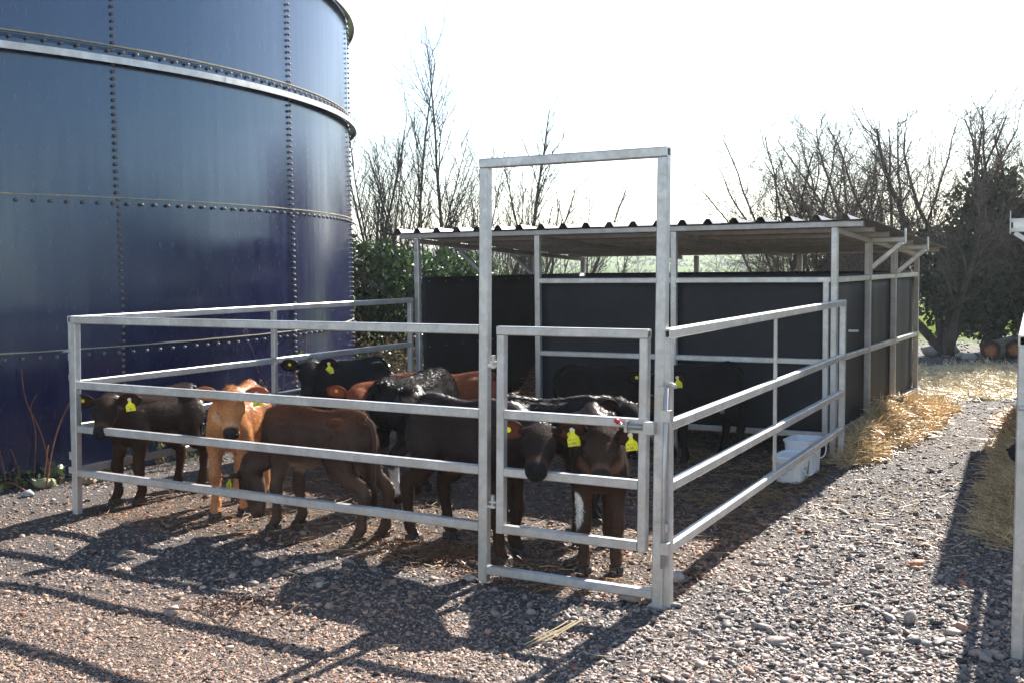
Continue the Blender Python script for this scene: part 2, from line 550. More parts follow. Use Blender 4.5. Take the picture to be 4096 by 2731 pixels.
# stiffener rings of galvanised angle
def ring(z, name):
    for k in range(-3, 4):
        a0 = TA0 + TPA * (k + .52) ; a1 = a0 + TPA - .06
        mb = MB(); nn = 14; vs = []
        for i in range(nn + 1):
            a = a0 + (a1 - a0) * i / nn
            prof = [(.010, 0), (.085, 0), (.085, -.052), (.077, -.052), (.077, -.007), (.010, -.007)]
            vs += [tp(TR + r_, a, z + h_) for r_, h_ in prof]
        fs = []
        for i in range(nn):
            for j in range(6):
                fs.append((i * 6 + j, i * 6 + 6 + j, i * 6 + 6 + (j + 1) % 6, i * 6 + (j + 1) % 6))
        fs += [(0, 1, 2, 5), (2, 3, 4, 5), (nn * 6 + 5, nn * 6 + 2, nn * 6 + 1, nn * 6), (nn * 6 + 5, nn * 6 + 4, nn * 6 + 3, nn * 6 + 2)]
        mb.add(vs, [tuple(reversed(f)) for f in fs])
        mb.build('stiffener_ring', M['galv'], tank)
    mb = MB(); nn = 60; vs = []
    for i in range(nn + 1):
        a = -75 + 87 * i / nn
        vs += [tp(TR + .012, a, z + .0985), tp(TR + .022, a, z + .095), tp(TR + .022, a, z + .088), tp(TR + .012, a, z + .085)]
    fs = []
    for i in range(nn):
        for j in range(4):
            fs.append((i * 4 + j, i * 4 + (j + 1) % 4, i * 4 + 4 + (j + 1) % 4, i * 4 + 4 + j))
    mb.add(vs, fs)
    mb.build('seam_sealant', M['sealant'], tank)
ring(3.155, 'ring'); ring(4.32, 'rim')
# bolts
bm = MB()
n = 8
prof = [(0.0138, 0.0), (0.0133, 0.010), (0.0098, 0.018), (0.0045, 0.022)]
vs = []
for r_, h_ in prof:
    for k in range(n):
        vs.append((r_ * math.cos(2 * PI * k / n), r_ * math.sin(2 * PI * k / n), h_))
vs.append((0, 0, .0225))
fs = []
for i in range(3):
    for k in range(n):
        fs.append((i * n + k, i * n + (k + 1) % n, (i + 1) * n + (k + 1) % n, (i + 1) * n + k))
for k in range(n):
    fs.append((3 * n + k, 3 * n + (k + 1) % n, 4 * n))
bm.add(vs, fs)
bolt_me = bm.mesh('bolt', M['bolt'], smooth=True)
bl = []
for k in range(-1, 3):
    a = TA0 + TPA * k
    for row in range(4):
        nb = 21
        for i in range(nb):
            z = SEAM[row] + (SEAM[row + 1] - SEAM[row]) * (i + .7) / nb
            bl.append((a + .28 + random.uniform(-.02, .02) + 0.1 * (row % 2), z, TR + .016))
for z in (SEAM[1] - .045, SEAM[2] - .045, 3.205, 4.355):
    a = -72.0
    while a < 9:
        bl.append((a, z + random.uniform(-.002, .002), TR + .018))
        a += TPA / 17.0
def vis(b):
    p = tp(b[2], b[0], b[1]); d = p - np.array([0, 0, EYE])
    if d[1] <= 0 or abs(d[0] / d[1]) > .475: return 99
    nrm = np.array([math.cos(R(b[0])), math.sin(R(b[0])), 0])
    if nrm @ d > 0: return 90
    if abs((d[2] / d[1]) + .068) > .33: return 80
    return float(np.linalg.norm(d))
bl.sort(key=vis)
rest = MB()
for i, (a, z, r_) in enumerate(bl):
    nrm = Vector((math.cos(R(a)), math.sin(R(a)), 0))
    if i < 300:
        inst('bolt', bolt_me, tank, tp(r_, a, z), basis(nrm, (0, 0, 1)))
    else:
        B = np.array(basis(nrm, (0, 0, 1)))
        rest.add([tuple(tp(r_, a, z) + B @ np.array(v)) for v in vs], fs)
rest.build('bolt', M['bolt'], tank, True, kind='stuff')

# ------------------------------------------------------------------ pens and shelters
nrm2 = lambda a: a / np.linalg.norm(a)
S1 = np.array([-.877, 10.405]); S4 = np.array([2.482, 8.522]); B3 = np.array([4.231, 11.593])
def shelter(S1, S4, B3, label, left_edge=-.375, zfront=1.807, arms=True):
    Ad = nrm2(S4 - S1); LA = np.linalg.norm(S4 - S1)
    Bd = nrm2(B3 - S4); LB = np.linalg.norm(B3 - S4)
    def P(a, b, z): return np.array([*(S1 + Ad * a + Bd * b), z])
    A = np.array([*Ad, 0]); B = np.array([*Bd, 0]); U = np.array([0, 0, 1.])
    t = thing('calf_shelter', label, 'animal shelter', P(LA / 2, LB / 2, 0))
    G = M['galv_old']; G2 = M['galv']
    zb = lambda b: zfront - .0475 * b                     # underside of the roof frame
    sec = .046
    ax = [0.0, 1.275, 2.545, LA]; bx = [0.0, 1.19, 2.32, LB]
    def post(a, b, z0, z1, mat=G2, wd=.05):
        m = MB(); m.bar(P(a, b, z0), P(a, b, z1), wd, wd, B); return m.build('post', mat, t)
    for a in ax: post(a, 0, 0, zb(0) - .002)
    post(LA - .062, .0, .12, 1.40, G2, .046)
    for a in (0, 1.443, 2.633, LA): post(a, LB, 0, zb(LB) - .002, G)
    for a in (0, LA):
        for b in bx[1:3]:
            post(a, b, 0.0, 1.385 if a else zb(b) - .004, G2)
            post(a, b - .03 if a else b - .06, 1.432, zb(b - .03) - .004, G, .044) if a else None
            post(a + .004, b + .030, 1.432, zb(b + .03) - .004, G, .046) if a else None
    # rails
    def rail(p, q, mat=G2, nm='rail', wd=.042, ht=.044):
        m = MB(); m.bar(p, q, wd, ht, U); return m.build(nm, mat, t)
    h = .026
    for z in (1.408, .790, .205):
        for i in range(3):
            rail(P(LA, bx[i] + h, z), P(LA, bx[i + 1] - h, z))
            rail(P(0, bx[i] + h, z), P(0, bx[i + 1] - h, z))
    for z in (1.408, .775, .205):
        rail(P(ax[1] + h, 0, z), P(ax[2] - h, 0, z))
        rail(P(ax[2] + h, 0, z), P(LA - .086 if z < 1.3 else LA - h, 0, z))
        cs = [0, 1.443, 2.633, LA]
        for i in range(3):
            rail(P(cs[i] + h, LB, z), P(cs[i + 1] - h, LB, z))
    # roof frame
    for i, b in enumerate((0.0, 1.19, 2.32, LB)):
        lo, hi = (max(left_edge, -.185), 4.065) if i in (0, 3) else (max(left_edge, -.15), 4.02)
        m = MB(); m.bar(P(lo, b, zb(b) + .0235), P(hi, b, zb(b) + .0235), .05, .045, U); m.build('purlin', G, t)
    for b in (.6, 1.75, 2.93):
        m = MB(); m.bar(P(max(left_edge, -.15), b, zb(b) + .024), P(4.02, b, zb(b) + .024), .046, .042, U); m.build('purlin', G, t)
    for a in (.0, 1.275, 2.545, LA):
        for i in range(3):
            m = MB(); m.bar(P(a, bx[i] + .03, zb(bx[i]) - .024), P(a, bx[i + 1] - .06, zb(bx[i + 1]) - .024), .044, .044, U)
            m.build('rafter', G, t)
    # side brackets
    for a, sgn in ((0, -1), (LA, 1)) if arms else ():
        for b in bx[1:3]:
            br = MB(); z = zb(b) - .022; off = .03 if sgn > 0 else -.0
            br.bar(P(a + sgn * .03, b + off, z), P(a + sgn * .295, b + off, z), .042, .042, U)
            o = br.build('bracket_arm', G2, t)
            d = MB(); d.bar(P(a + sgn * .026, b + off, z - .235), P(a + sgn * .275, b + off, z - .024), .040, .040, B, hollow=False); d.build('bracket_brace', G2, t)
            p = MB(); p.box(P(a + sgn * .300, b + off, z + .03), A, B, U, .004, .032, .062); p.build('bracket_plate', G2, t)
    # wall boards, thin and slightly bellied
    def board(p0, p1, z0, z1, nrm, amp, seed):
        r_ = random.Random(seed); nn, mm = 14, 8
        ph = [r_.uniform(0, 6) for _ in range(4)]
        vs = []
        for side in (0, 1):
            for j in range(mm + 1):
                for i in range(nn + 1):
                    u, v = i / nn, j / mm
                    q = p0 + (p1 - p0) * u; q = q.copy(); q[2] = z0 + (z1 - z0) * v
                    w_ = amp * (math.sin(PI * u) * (math.sin(5 * u + ph[0] + 1.2 * v) * .7 + .5 * math.sin(11 * u + ph[1] - v)) )
                    vs.append(q + nrm * (w_ + side * .012))
        k = (nn + 1) * (mm + 1); fs = []
        for j in range(mm):
            for i in range(nn):
                a = j * (nn + 1) + i
                fs += [(a, a + 1, a + nn + 2, a + nn + 1), (k + a, k + a + nn + 1, k + a + nn + 2, k + a + 1)]
        for i in range(nn):
            fs += [(i, k + i, k + i + 1, i + 1), (mm * (nn + 1) + i, mm * (nn + 1) + i + 1, k + mm * (nn + 1) + i + 1, k + mm * (nn + 1) + i)]
        for j in range(mm):
            a = j * (nn + 1); c = a + nn
            fs += [(a, a + nn + 1, k + a + nn + 1, k + a), (c, k + c, k + c + nn + 1, c + nn + 1)]
        m = MB(); m.add(vs, fs); return m.build('wall_board', M['mat'], t, True)
    zt = 1.447
    for i in range(3):
        board(P(LA - .030, bx[i] + .03, 0), P(LA - .030, bx[i + 1] - .004, 0), .19, zt, -A, .011 + .006 * i, 10 + i)
        board(P(.030, bx[i] + .03, 0), P(.030, bx[i + 1] - .004, 0), .19, zt, A, .006, 20 + i)
    board(P(ax[1] + .02, .032, 0), P(ax[2] - .002, .032, 0), .19, zt, B, .003, 31)
    board(P(ax[2] + .002, .032, 0), P(LA - .05, .032, 0), .19, zt, B, .003, 32)
    cs = [0.05, 1.443, 2.633, LA - .05]
    for i in range(3):
        board(P(cs[i] + .002, LB - .032, 0), P(cs[i + 1] - .002, LB - .032, 0), .19, zt, -B, .004, 40 + i)
    # screws on the inner face of the left boards
    sm = MB(); nn = 6
    sm.add([(0.006 * math.cos(k * PI / 3), 0.006 * math.sin(k * PI / 3), 0) for k in range(6)] + [(0.005 * math.cos(k * PI / 3), 0.005 * math.sin(k * PI / 3), .005) for k in range(6)],
           [(k, (k + 1) % 6, 6 + (k + 1) % 6, 6 + k) for k in range(6)] + [tuple(range(6, 12))])
    sme = sm.mesh('screw', M['screw'])
    for z in (1.408, .79):
        b = .12
        while b < LB - .1:
            inst('screw', sme, t, P(.044, b, z), basis(A)); b += .29
    bo = MB(); bo.add([(0.014 * math.cos(k * PI / 3), 0.014 * math.sin(k * PI / 3), z_) for z_ in (0, .009) for k in range(6)],
                      [(k, (k + 1) % 6, 6 + (k + 1) % 6, 6 + k) for k in range(6)] + [tuple(range(6, 12))])
    bme = bo.mesh('bolt', M['zinc'])
    for a, z in ((0, 1.70), (LA, 1.66), (LA, .98), (0, .99)):
        inst('bolt', bme, t, P(a, -.026, z), basis(-B))
    # corrugated roof sheets, ribs running front to back
    pitch_, rib0 = .2165, .038 - .2165
    edges = [left_edge, .80, 1.88, 2.965, 4.115]
    for q in range(4):
        s0, s1 = edges[q], edges[q + 1] + (.03 if q < 3 else 0)
        prof = [(s0, 0)]
        k = 0
        while rib0 + pitch_ * k < s1 + .1:
            c = rib0 + pitch_ * k; k += 1
            if c - .05 < s0 or c + .05 > s1: continue
            prof += [(c - .043, 0), (c - .016, .040), (c + .016, .040), (c + .043, 0)]
        prof.append((s1, 0))
        vs = []; nb = 5
        lift = .0025 * (q % 2)
        for th in (0.003, 0.0):
            for j in range(nb):
                b = -.055 + (LB + .30) * j / (nb - 1)
                for s, h_ in prof:
                    vs.append(P(s, b, zb(b) + .049 + h_ + th + lift))
        npf = len(prof); k = nb * npf; fs = []
        for j in range(nb - 1):
            for i in range(npf - 1):
                a = j * npf + i
                fs += [(a, a + 1, a + npf + 1, a + npf), (k + a, k + a + npf, k + a + npf + 1, k + a + 1)]
        for i in range(npf - 1):
            fs += [(i, k + i, k + i + 1, i + 1), ((nb - 1) * npf + i, (nb - 1) * npf + i + 1, k + (nb - 1) * npf + i + 1, k + (nb - 1) * npf + i)]
        for j in range(nb - 1):
            a = j * npf; c = a + npf - 1
            fs += [(a, a + npf, k + a + npf, k + a), (c, k + c, k + c + npf, c + npf)]
        m = MB(); m.add(vs, fs); m.build('roof_sheet', M['roof'], t)
    return t
shelter(S1, S4, B3, 'open fronted calf shelter of galvanised posts, black boards and corrugated roof behind the pen')

# ---- gate panel with walk-through frame at the front
P1 = np.array([-2.808, 6.963]); G1 = np.array([-.181, 5.361]); G2 = np.array([.617, 4.898])
R1 = np.array([.696, 4.882]); R2 = np.array([2.547, 8.446])
RZ = [1.2345, .8255, .5495, .2695]
def lean(l):
    return lambda p, z: np.array([p[0] + l[0] * z, p[1] + l[1] * z, z])
def rails_between(t, f0, p, f1, q, zs, d0, d1, ht=.045, mat=None, n3=None):
    """horizontal rails from post p to post q, trimmed by d0/d1 along the way"""
    dr = nrm2(q - p)
    for z in zs:
        m = MB(); m.bar(f0(p + dr * d0, z), f1(q - dr * d1, z), .042, ht)
        m.build('rail', mat or M['galv'], t)

def pin_rod(t, top, bot, parts, r=.0095):
    m = MB(); m.tube([top, bot], r, 10); m.build('pin_rod', M['galv'], t)

UP = np.array([0, 0, 1.])
lf, lfr, lr = lean((.022, .0083)), lean((.0167, .0076)), lean((.0032, -.0067))
Af = nrm2(G1 - P1); Nf = np.array([Af[1], -Af[0]])          # Nf points to the camera side
Ag = nrm2(G2 - G1); Ng = np.array([Ag[1], -Ag[0]])
A3f, N3f, A3g, N3g = A3(Af), A3(Nf), A3(Ag), A3(Ng)
t = thing('gate_panel', 'front pen panel of four galvanised rails joined to a tall walk through gate frame', 'fence panel', A3((P1 + G2) / 2))
hp = .0225
# post centres sit half a section behind the measured front edge
pc = P1 + Af * hp - Nf * hp
m = MB(); m.bar(lf(pc, 0), lf(pc, 1.211), .045, .045, A3f); m.build('post', M['galv'], t)
gc1 = G1 + Ag * hp - Ng * hp
gc2 = G2 + Ag * .020 - Ng * hp
m = MB(); m.bar(lfr(gc1, 0), lfr(gc1, 2.009), .045, .05, A3g); m.build('post', M['galv'], t)
m = MB(); m.bar(lfr(gc2, 0.008), lfr(gc2, 2.009), .045, .05, A3g); m.build('post', M['galv'], t)
m = MB(); m.box(lfr(gc2, .004), A3g, N3g, UP, .045, .034, .004); m.build('foot_plate', M['galv'], t)
m = MB(); m.bar(lfr(gc1, 2.033) - A3g * hp, lfr(gc2, 2.033) + A3g * hp, .050, .045); m.build('top_bar', M['galv'], t)
m = MB(); m.bar(lfr(gc1, .0585) + A3g * .0235, lfr(gc2, .0585) - A3g * .0235, .045, .040); m.build('threshold_bar', M['galv'], t)
m = MB(); m.bar(lf(pc, 1.2345) - A3f * hp, lfr(gc1, 1.2345) - A3g * .0235, .046, .045); m.build('rail', M['galv'], t)
for z in RZ[1:]:
    m = MB(); m.bar(lf(pc, z) + A3f * .0235, lfr(gc1, z) - A3g * .0235, .043, .045); m.build('rail', M['galv'], t)
# hinges
for z in (1.06, .375):
    m = MB(); m.box(lfr(gc1, z) + A3g * .045, A3g, N3g, UP, .026, .016, .006); m.build('hinge_lug', M['galv'], t)
# the gate itself
def gp_(a, z): return lfr(G1 + Ag * a - Ng * hp, z)
gate = link(bpy.data.objects.new('gate', None)); gate.parent = t; gate.location = Vector(gp_(.5, 0.25) - org(t))
def gbar(p, q, nm='gate_rail', s=.042):
    m = MB(); m.bar(p, q, s, s, UP if nm == 'gate_rail' else A3g); return m.build(nm, M['galv'], gate)
gl, gr_ = .098 + .021, .884 - .021
gbar(gp_(gl, .25), gp_(gl, 1.210), 'stile'); gbar(gp_(gr_, .25), gp_(gr_, 1.210), 'stile')
gbar(gp_(gl - .021, 1.2315), gp_(gr_ + .021, 1.2315))
for z in (.829, .550, .270):
    gbar(gp_(gl + .022, z), gp_(gr_ - .022, z))
for z in (1.068, .385):
    m = MB(); m.box(gp_(.076, z + .012), A3g, N3g, UP, .021, .014, .005); m.build('hinge_lug', M['galv'], gate)
    m = MB(); m.tube([gp_(.070, z - .02), gp_(.070, z + .045)], .011, 10); m.build('hinge_pin', M['galv'], gate)
# spring latch with red grip
fo = N3g * .040
m = MB(); m.box(gp_(.835, .818) + N3g * .024, A3g, N3g, UP, .060, .002, .030); m.build('latch_plate', M['zinc'], gate)
for a in (.800, .885):
    m = MB(); m.box(gp_(a, .818) + fo, A3g, N3g, UP, .003, .018, .026); m.build('latch_lug', M['zinc'], gate)
pts = []
for i in range(97):
    a = .806 + .070 * i / 96; th = 2 * PI * 12 * i / 96
    pts.append(gp_(a, .818 + .013 * math.sin(th)) + fo + N3g * .013 * math.cos(th))
m = MB(); m.tube(pts, .0022, 5); m.build('latch_spring', M['zinc'], gate, True)
m = MB(); m.tube([gp_(.93, .818) + fo, gp_(.79, .818) + fo, gp_(.772, .822) + fo + N3g * .004, gp_(.760, .835) + fo + N3g * .01], .007, 8); m.build('latch_bolt', M['zinc'], gate, True)
m = MB(); m.tube([gp_(.762, .832) + fo + N3g * .01, gp_(.752, .842) + fo + N3g * .014, gp_(.744, .850) + fo + N3g * .017], [.0105, .0115, .009], 10); m.build('latch_grip', M['red'], gate, True)
m = MB(); m.box(gp_(.909, .817) + N3g * .040, A3g, N3g, UP, .024, .018, .027); m.build('latch_keep', M['galv'], t)

# ---- right side panel
def side_panel(R1, R2, leanf, label, group=None, brace=True, rods=True, endcut=0.0):
    Br = nrm2(R2 - R1); Nr = np.array([Br[1], -Br[0]])       # to the right of travel = outer side
    B3r, N3r = A3(Br), A3(Nr)
    t = thing('fence_panel', label, 'fence panel', A3((R1 + R2) / 2), group)
    c0 = R1 + Br * hp - Nr * hp; c1 = R2 - Br * hp - Nr * hp
    for c in (c0, c1):
        m = MB(); m.bar(leanf(c, 0), leanf(c, 1.211), .045, .045, B3r); m.build('post', M['galv'], t)
    m = MB(); m.bar(leanf(c0, 1.2345) - B3r * hp, leanf(c1, 1.2345) + B3r * hp, .045, .045); m.build('rail', M['galv'], t)
    for z in RZ[1:]:
        m = MB(); m.bar(leanf(c0, z) + B3r * .0235, leanf(c1, z) - B3r * .0235, .042, .045); m.build('rail', M['galv'], t)
    if brace:
        L = np.linalg.norm(R2 - R1); zs = RZ[::-1]
        for i in range(3):
            m = MB(); c = R1 + Br * (L * .484) - Nr * hp
            m.bar(leanf(c, zs[i] + .023), leanf(c, zs[i + 1] - .023), .020, .020, B3r); m.build('brace_bar', M['galv'], t)
    return t, c0, c1, B3r, N3r
tR, c0, c1, B3r, N3r = side_panel(R1, R2, lr, 'right side pen panel with thin upright brace, running back to the shelter corner')
# drop pin joining frame and panel
def gq(a, z, out=.0): return lfr(G1 + Ag * a - Ng * hp, z) + N3g * out
m = MB(); m.tube([gq(.982, 1.012, .035), gq(.976, .60, .035), gq(.973, .19, .035)], .0095, 10); m.build('drop_pin', M['galv'], tR, True)
m = MB(); m.tube([gq(.982, 1.010, .035), gq(.990, 1.016, .035), gq(1.012, 1.015, .045), gq(1.035, 1.008, .058)], .0095, 10); m.build('pin_handle', M['galv'], tR, True)
for z in (.985, .374):
    m = MB(); m.box(gq(.966, z, .030), A3g, N3g, UP, .028, .004, .019); m.add(*(lambda b: (b.v, b.f))(MB().box(gq(.990, z, .012), A3g, N3g, UP, .004, .020, .019))); m.build('pin_bracket', M['galv'], t)
for z in (.874, .282):
    m = MB(); m.box(gq(.984, z, .034), A3g, N3g, UP, .022, .016, .026); m.build('pin_sleeve', M['galv'], tR)
m = MB(); m.tube([A3(R2, 1.02) + B3r * .0 + N3r * .02, A3(R2, 1.018) + N3r * .09 + B3r * .03], .010, 8); m.build('pin_handle', M['galv'], tR)
for z in (.95, .30):
    m = MB(); m.box(A3(R2, z) - N3r * .0225 + B3r * .006, B3r, N3r, UP, .005, .018, .03); m.build('pin_sleeve', M['galv'], tR)

# ---- left rear panel
Bl = nrm2(S1 - P1); L0 = P1 + Bl * .05 + np.array([-.012, 0]); L1 = P1 + Bl * 3.85
tL, c0, c1, B3l, N3l = side_panel(L0, L1, lean((.010, .004)), 'left side pen panel running back along the blue tank', brace=False)
Lm = P1 + Bl * 1.947
zs = RZ[::-1]
for i in range(3):
    m = MB(); c = Lm - np.array([Bl[1], -Bl[0]]) * hp; ll = lean((.01, .004))
    m.bar(ll(c, zs[i] + .023), ll(c, zs[i + 1] - .023), .040, .040, B3l); m.build('brace_bar', M['galv'], tL)
def lq(a, z, out=0.0): return lf(P1 + Af * a - Nf * hp, z) + N3f * out
m = MB(); m.tube([lq(-.012, 1.03, .0), lq(-.012, .60, 0), lq(-.012, .20, 0)], .0095, 10); m.build('drop_pin', M['galv'], tL, True)
m = MB(); m.tube([lq(-.012, 1.028, 0), lq(-.022, 1.036, 0), lq(-.05, 1.038, .004), lq(-.085, 1.034, .01)], .0095, 10); m.build('pin_handle', M['galv'], tL, True)
for a, z, hh in ((-.006, 1.0, .024), (-.004, .872, .018), (-.008, .374, .024), (-.014, .282, .02)):
    m = MB(); m.box(lq(a, z, .0), A3f, N3f, UP, .026, .016, hh); m.build('pin_sleeve', M['galv'], tL)
for z in (1.0, .30):
    m = MB(); m.box(A3(L1, z) + B3l * .03, B3l, N3l, UP, .032, .004, .02); m.build('pin_bracket', M['galv'], tL)

# ---- second pen at the right edge
Q = np.array([1.962, 4.190])
AZ2 = R(24.4)
B2 = np.array([math.sin(AZ2), math.cos(AZ2)]); A2 = np.array([B2[1], -B2[0]])
BdV = nrm2(B3 - S4)
q1 = Q + np.array([math.sin(R(25.3)), math.cos(R(25.3))]) * 3.5
T1 = np.array([3.83, 8.13])
tQ, c0, c1, B3q, N3q = side_panel(Q + np.array([.0, 0]), q1, lean((.004, 0)), 'galvanised pen panel at the right edge of the picture, end post nearest', brace=False)
Aq = A3(A2); Nq = A3(np.array([Aq[1], -Aq[0]]))
pq = lambda a, z, out: A3(Q, z) + Aq * a + Nq * out
m = MB(); m.tube([pq(.018, .98, .012), pq(.018, .18, .012)], .0095, 10); m.build('drop_pin', M['galv'], tQ)
m = MB(); m.tube([pq(.018, .978, .012), pq(.0, .985, .012), pq(-.035, .98, .016)], .0095, 10); m.build('pin_handle', M['galv'], tQ, True)
for z, hh in ((.955, .022), (.845, .022), (.355, .022), (.29, .026)):
    m = MB(); m.box(pq(.018, z, .012), Aq, Nq, UP, .024, .016, hh); m.build('pin_sleeve', M['galv'], tQ)
t = thing('fence_panel', 'front panel of the second pen, just outside the right edge', 'fence panel', A3(Q + A2 * 1.5))
q0 = Q + A2 * .08; qe = Q + A2 * 3.0
for c in (q0, qe):
    m = MB(); m.bar(A3(c, 0), A3(c, 1.211), .045, .045, A3(A2)); m.build('post', M['galv'], t)
for z in RZ:
    m = MB(); m.bar(A3(q0, z) + A3(A2) * .0235, A3(qe, z) - A3(A2) * .0235, .042, .045); m.build('rail', M['galv'], t)
t2 = shelter(T1, T1 + A2 * np.linalg.norm(S4 - S1), T1 + A2 * np.linalg.norm(S4 - S1) + B2 * np.linalg.norm(B3 - S4), 'second calf shelter at the right edge, only its roof bracket showing', -.07, 2.33, False)
A2v = A3(A2); tq = lambda a, z: A3(T1, z) + A2v * a
for z in (1.832, 1.762):
    m = MB(); m.bar(tq(-.027, z), tq(-.160, z), .040, .030); m.build('bracket_arm', M['galv'], t2)
m = MB(); m.bar(tq(.06, 1.60), tq(-.135, 1.742), .036, .036, A3(B2), hollow=False); m.build('bracket_brace', M['galv'], t2)
m = MB(); m.box(tq(-.166, 1.818), A2v, A3(B2), UP, .004, .032, .083); m.build('bracket_plate', M['galv'], t2)
m = MB(); m.box(tq(-.105, 1.797) - A3(B2) * .022, A2v, A3(B2), UP, .042, .003, .024); m.build('bracket_gusset', M['zinc'], t2)

# ================================================================== CALVES
def catmull(P, k):
    P = [np.asarray(p, float) for p in P]
    out = []
    for i in range(len(P) - 1):
        a, b, c, d = P[max(i - 1, 0)], P[i], P[i + 1], P[min(i + 2, len(P) - 1)]
        for j in range(k):
            t = j / k
            out.append(.5 * ((2 * b) + (-a + c) * t + (2 * a - 5 * b + 4 * c - d) * t * t + (-a + 3 * b - 3 * c + d) * t ** 3))
    out.append(P[-1])
    return out

def loft(mb, st, side, n=14, k=3):
    """st: list of (centre3, half width along side, half height across); smooth closed tube"""
    data = catmull([np.concatenate([np.asarray(c, float), [a, b]]) for c, a, b in st], k)
    C = np.array([d[:3] for d in data]); W = np.array([np.maximum(d[3:], .006) for d in data])
    side = np.asarray(side, float); vs = []
    m = len(C)
    for i in range(m):
        d = C[min(i + 1, m - 1)] - C[max(i - 1, 0)]
        d /= np.linalg.norm(d) + 1e-9
        s = side - d * (side @ d); s /= np.linalg.norm(s)
        u = np.cross(d, s)
        for q in range(n):
            a = 2 * PI * q / n
            vs.append(C[i] + s * math.cos(a) * W[i, 0] + u * math.sin(a) * W[i, 1])
    # rounded end caps
    vs.append(C[0] - (C[1] - C[0]) / (np.linalg.norm(C[1] - C[0]) + 1e-9) * W[0].min() * .6)
    vs.append(C[-1] + (C[-1] - C[-2]) / (np.linalg.norm(C[-1] - C[-2]) + 1e-9) * W[-1].min() * .6)
    fs = []
    for i in range(m - 1):
        for q in range(n):
            fs.append((i * n + q, i * n + (q + 1) % n, (i + 1) * n + (q + 1) % n, (i + 1) * n + q))
    for q in range(n):
        fs.append((m * n, (q + 1) % n, q))
        fs.append((m * n + 1, (m - 1) * n + q, (m - 1) * n + (q + 1) % n))
    mb.add(vs, fs)

def vnoise(P, f, seed):
    r_ = np.random.default_rng(seed)
    v = 0
    for i in range(5):
        d = r_.normal(size=3); d /= np.linalg.norm(d)
        e = r_.normal(size=3); e /= np.linalg.norm(e)
        k = f * 1.6 ** i
        v = v + np.sin(P @ d * k + r_.uniform(0, 6)) * np.sin(P @ e * k * .83 + r_.uniform(0, 6)) / 1.35 ** i
    return v / 2.2

def text_mesh(body, size):
    cu = bpy.data.curves.new('txt', 'FONT')
    cu.body = body; cu.size = size; cu.align_x = 'CENTER'; cu.align_y = 'CENTER'
    o = bpy.data.objects.new('txt', cu); COL.objects.link(o)
    dg = bpy.context.evaluated_depsgraph_get()
    me = o.evaluated_get(dg).to_mesh()
    v = np.array([p.co[:] for p in me.vertices]); f = [tuple(p.vertices) for p in me.polygons]
    bpy.data.objects.remove(o); bpy.data.curves.remove(cu)
    return v, f

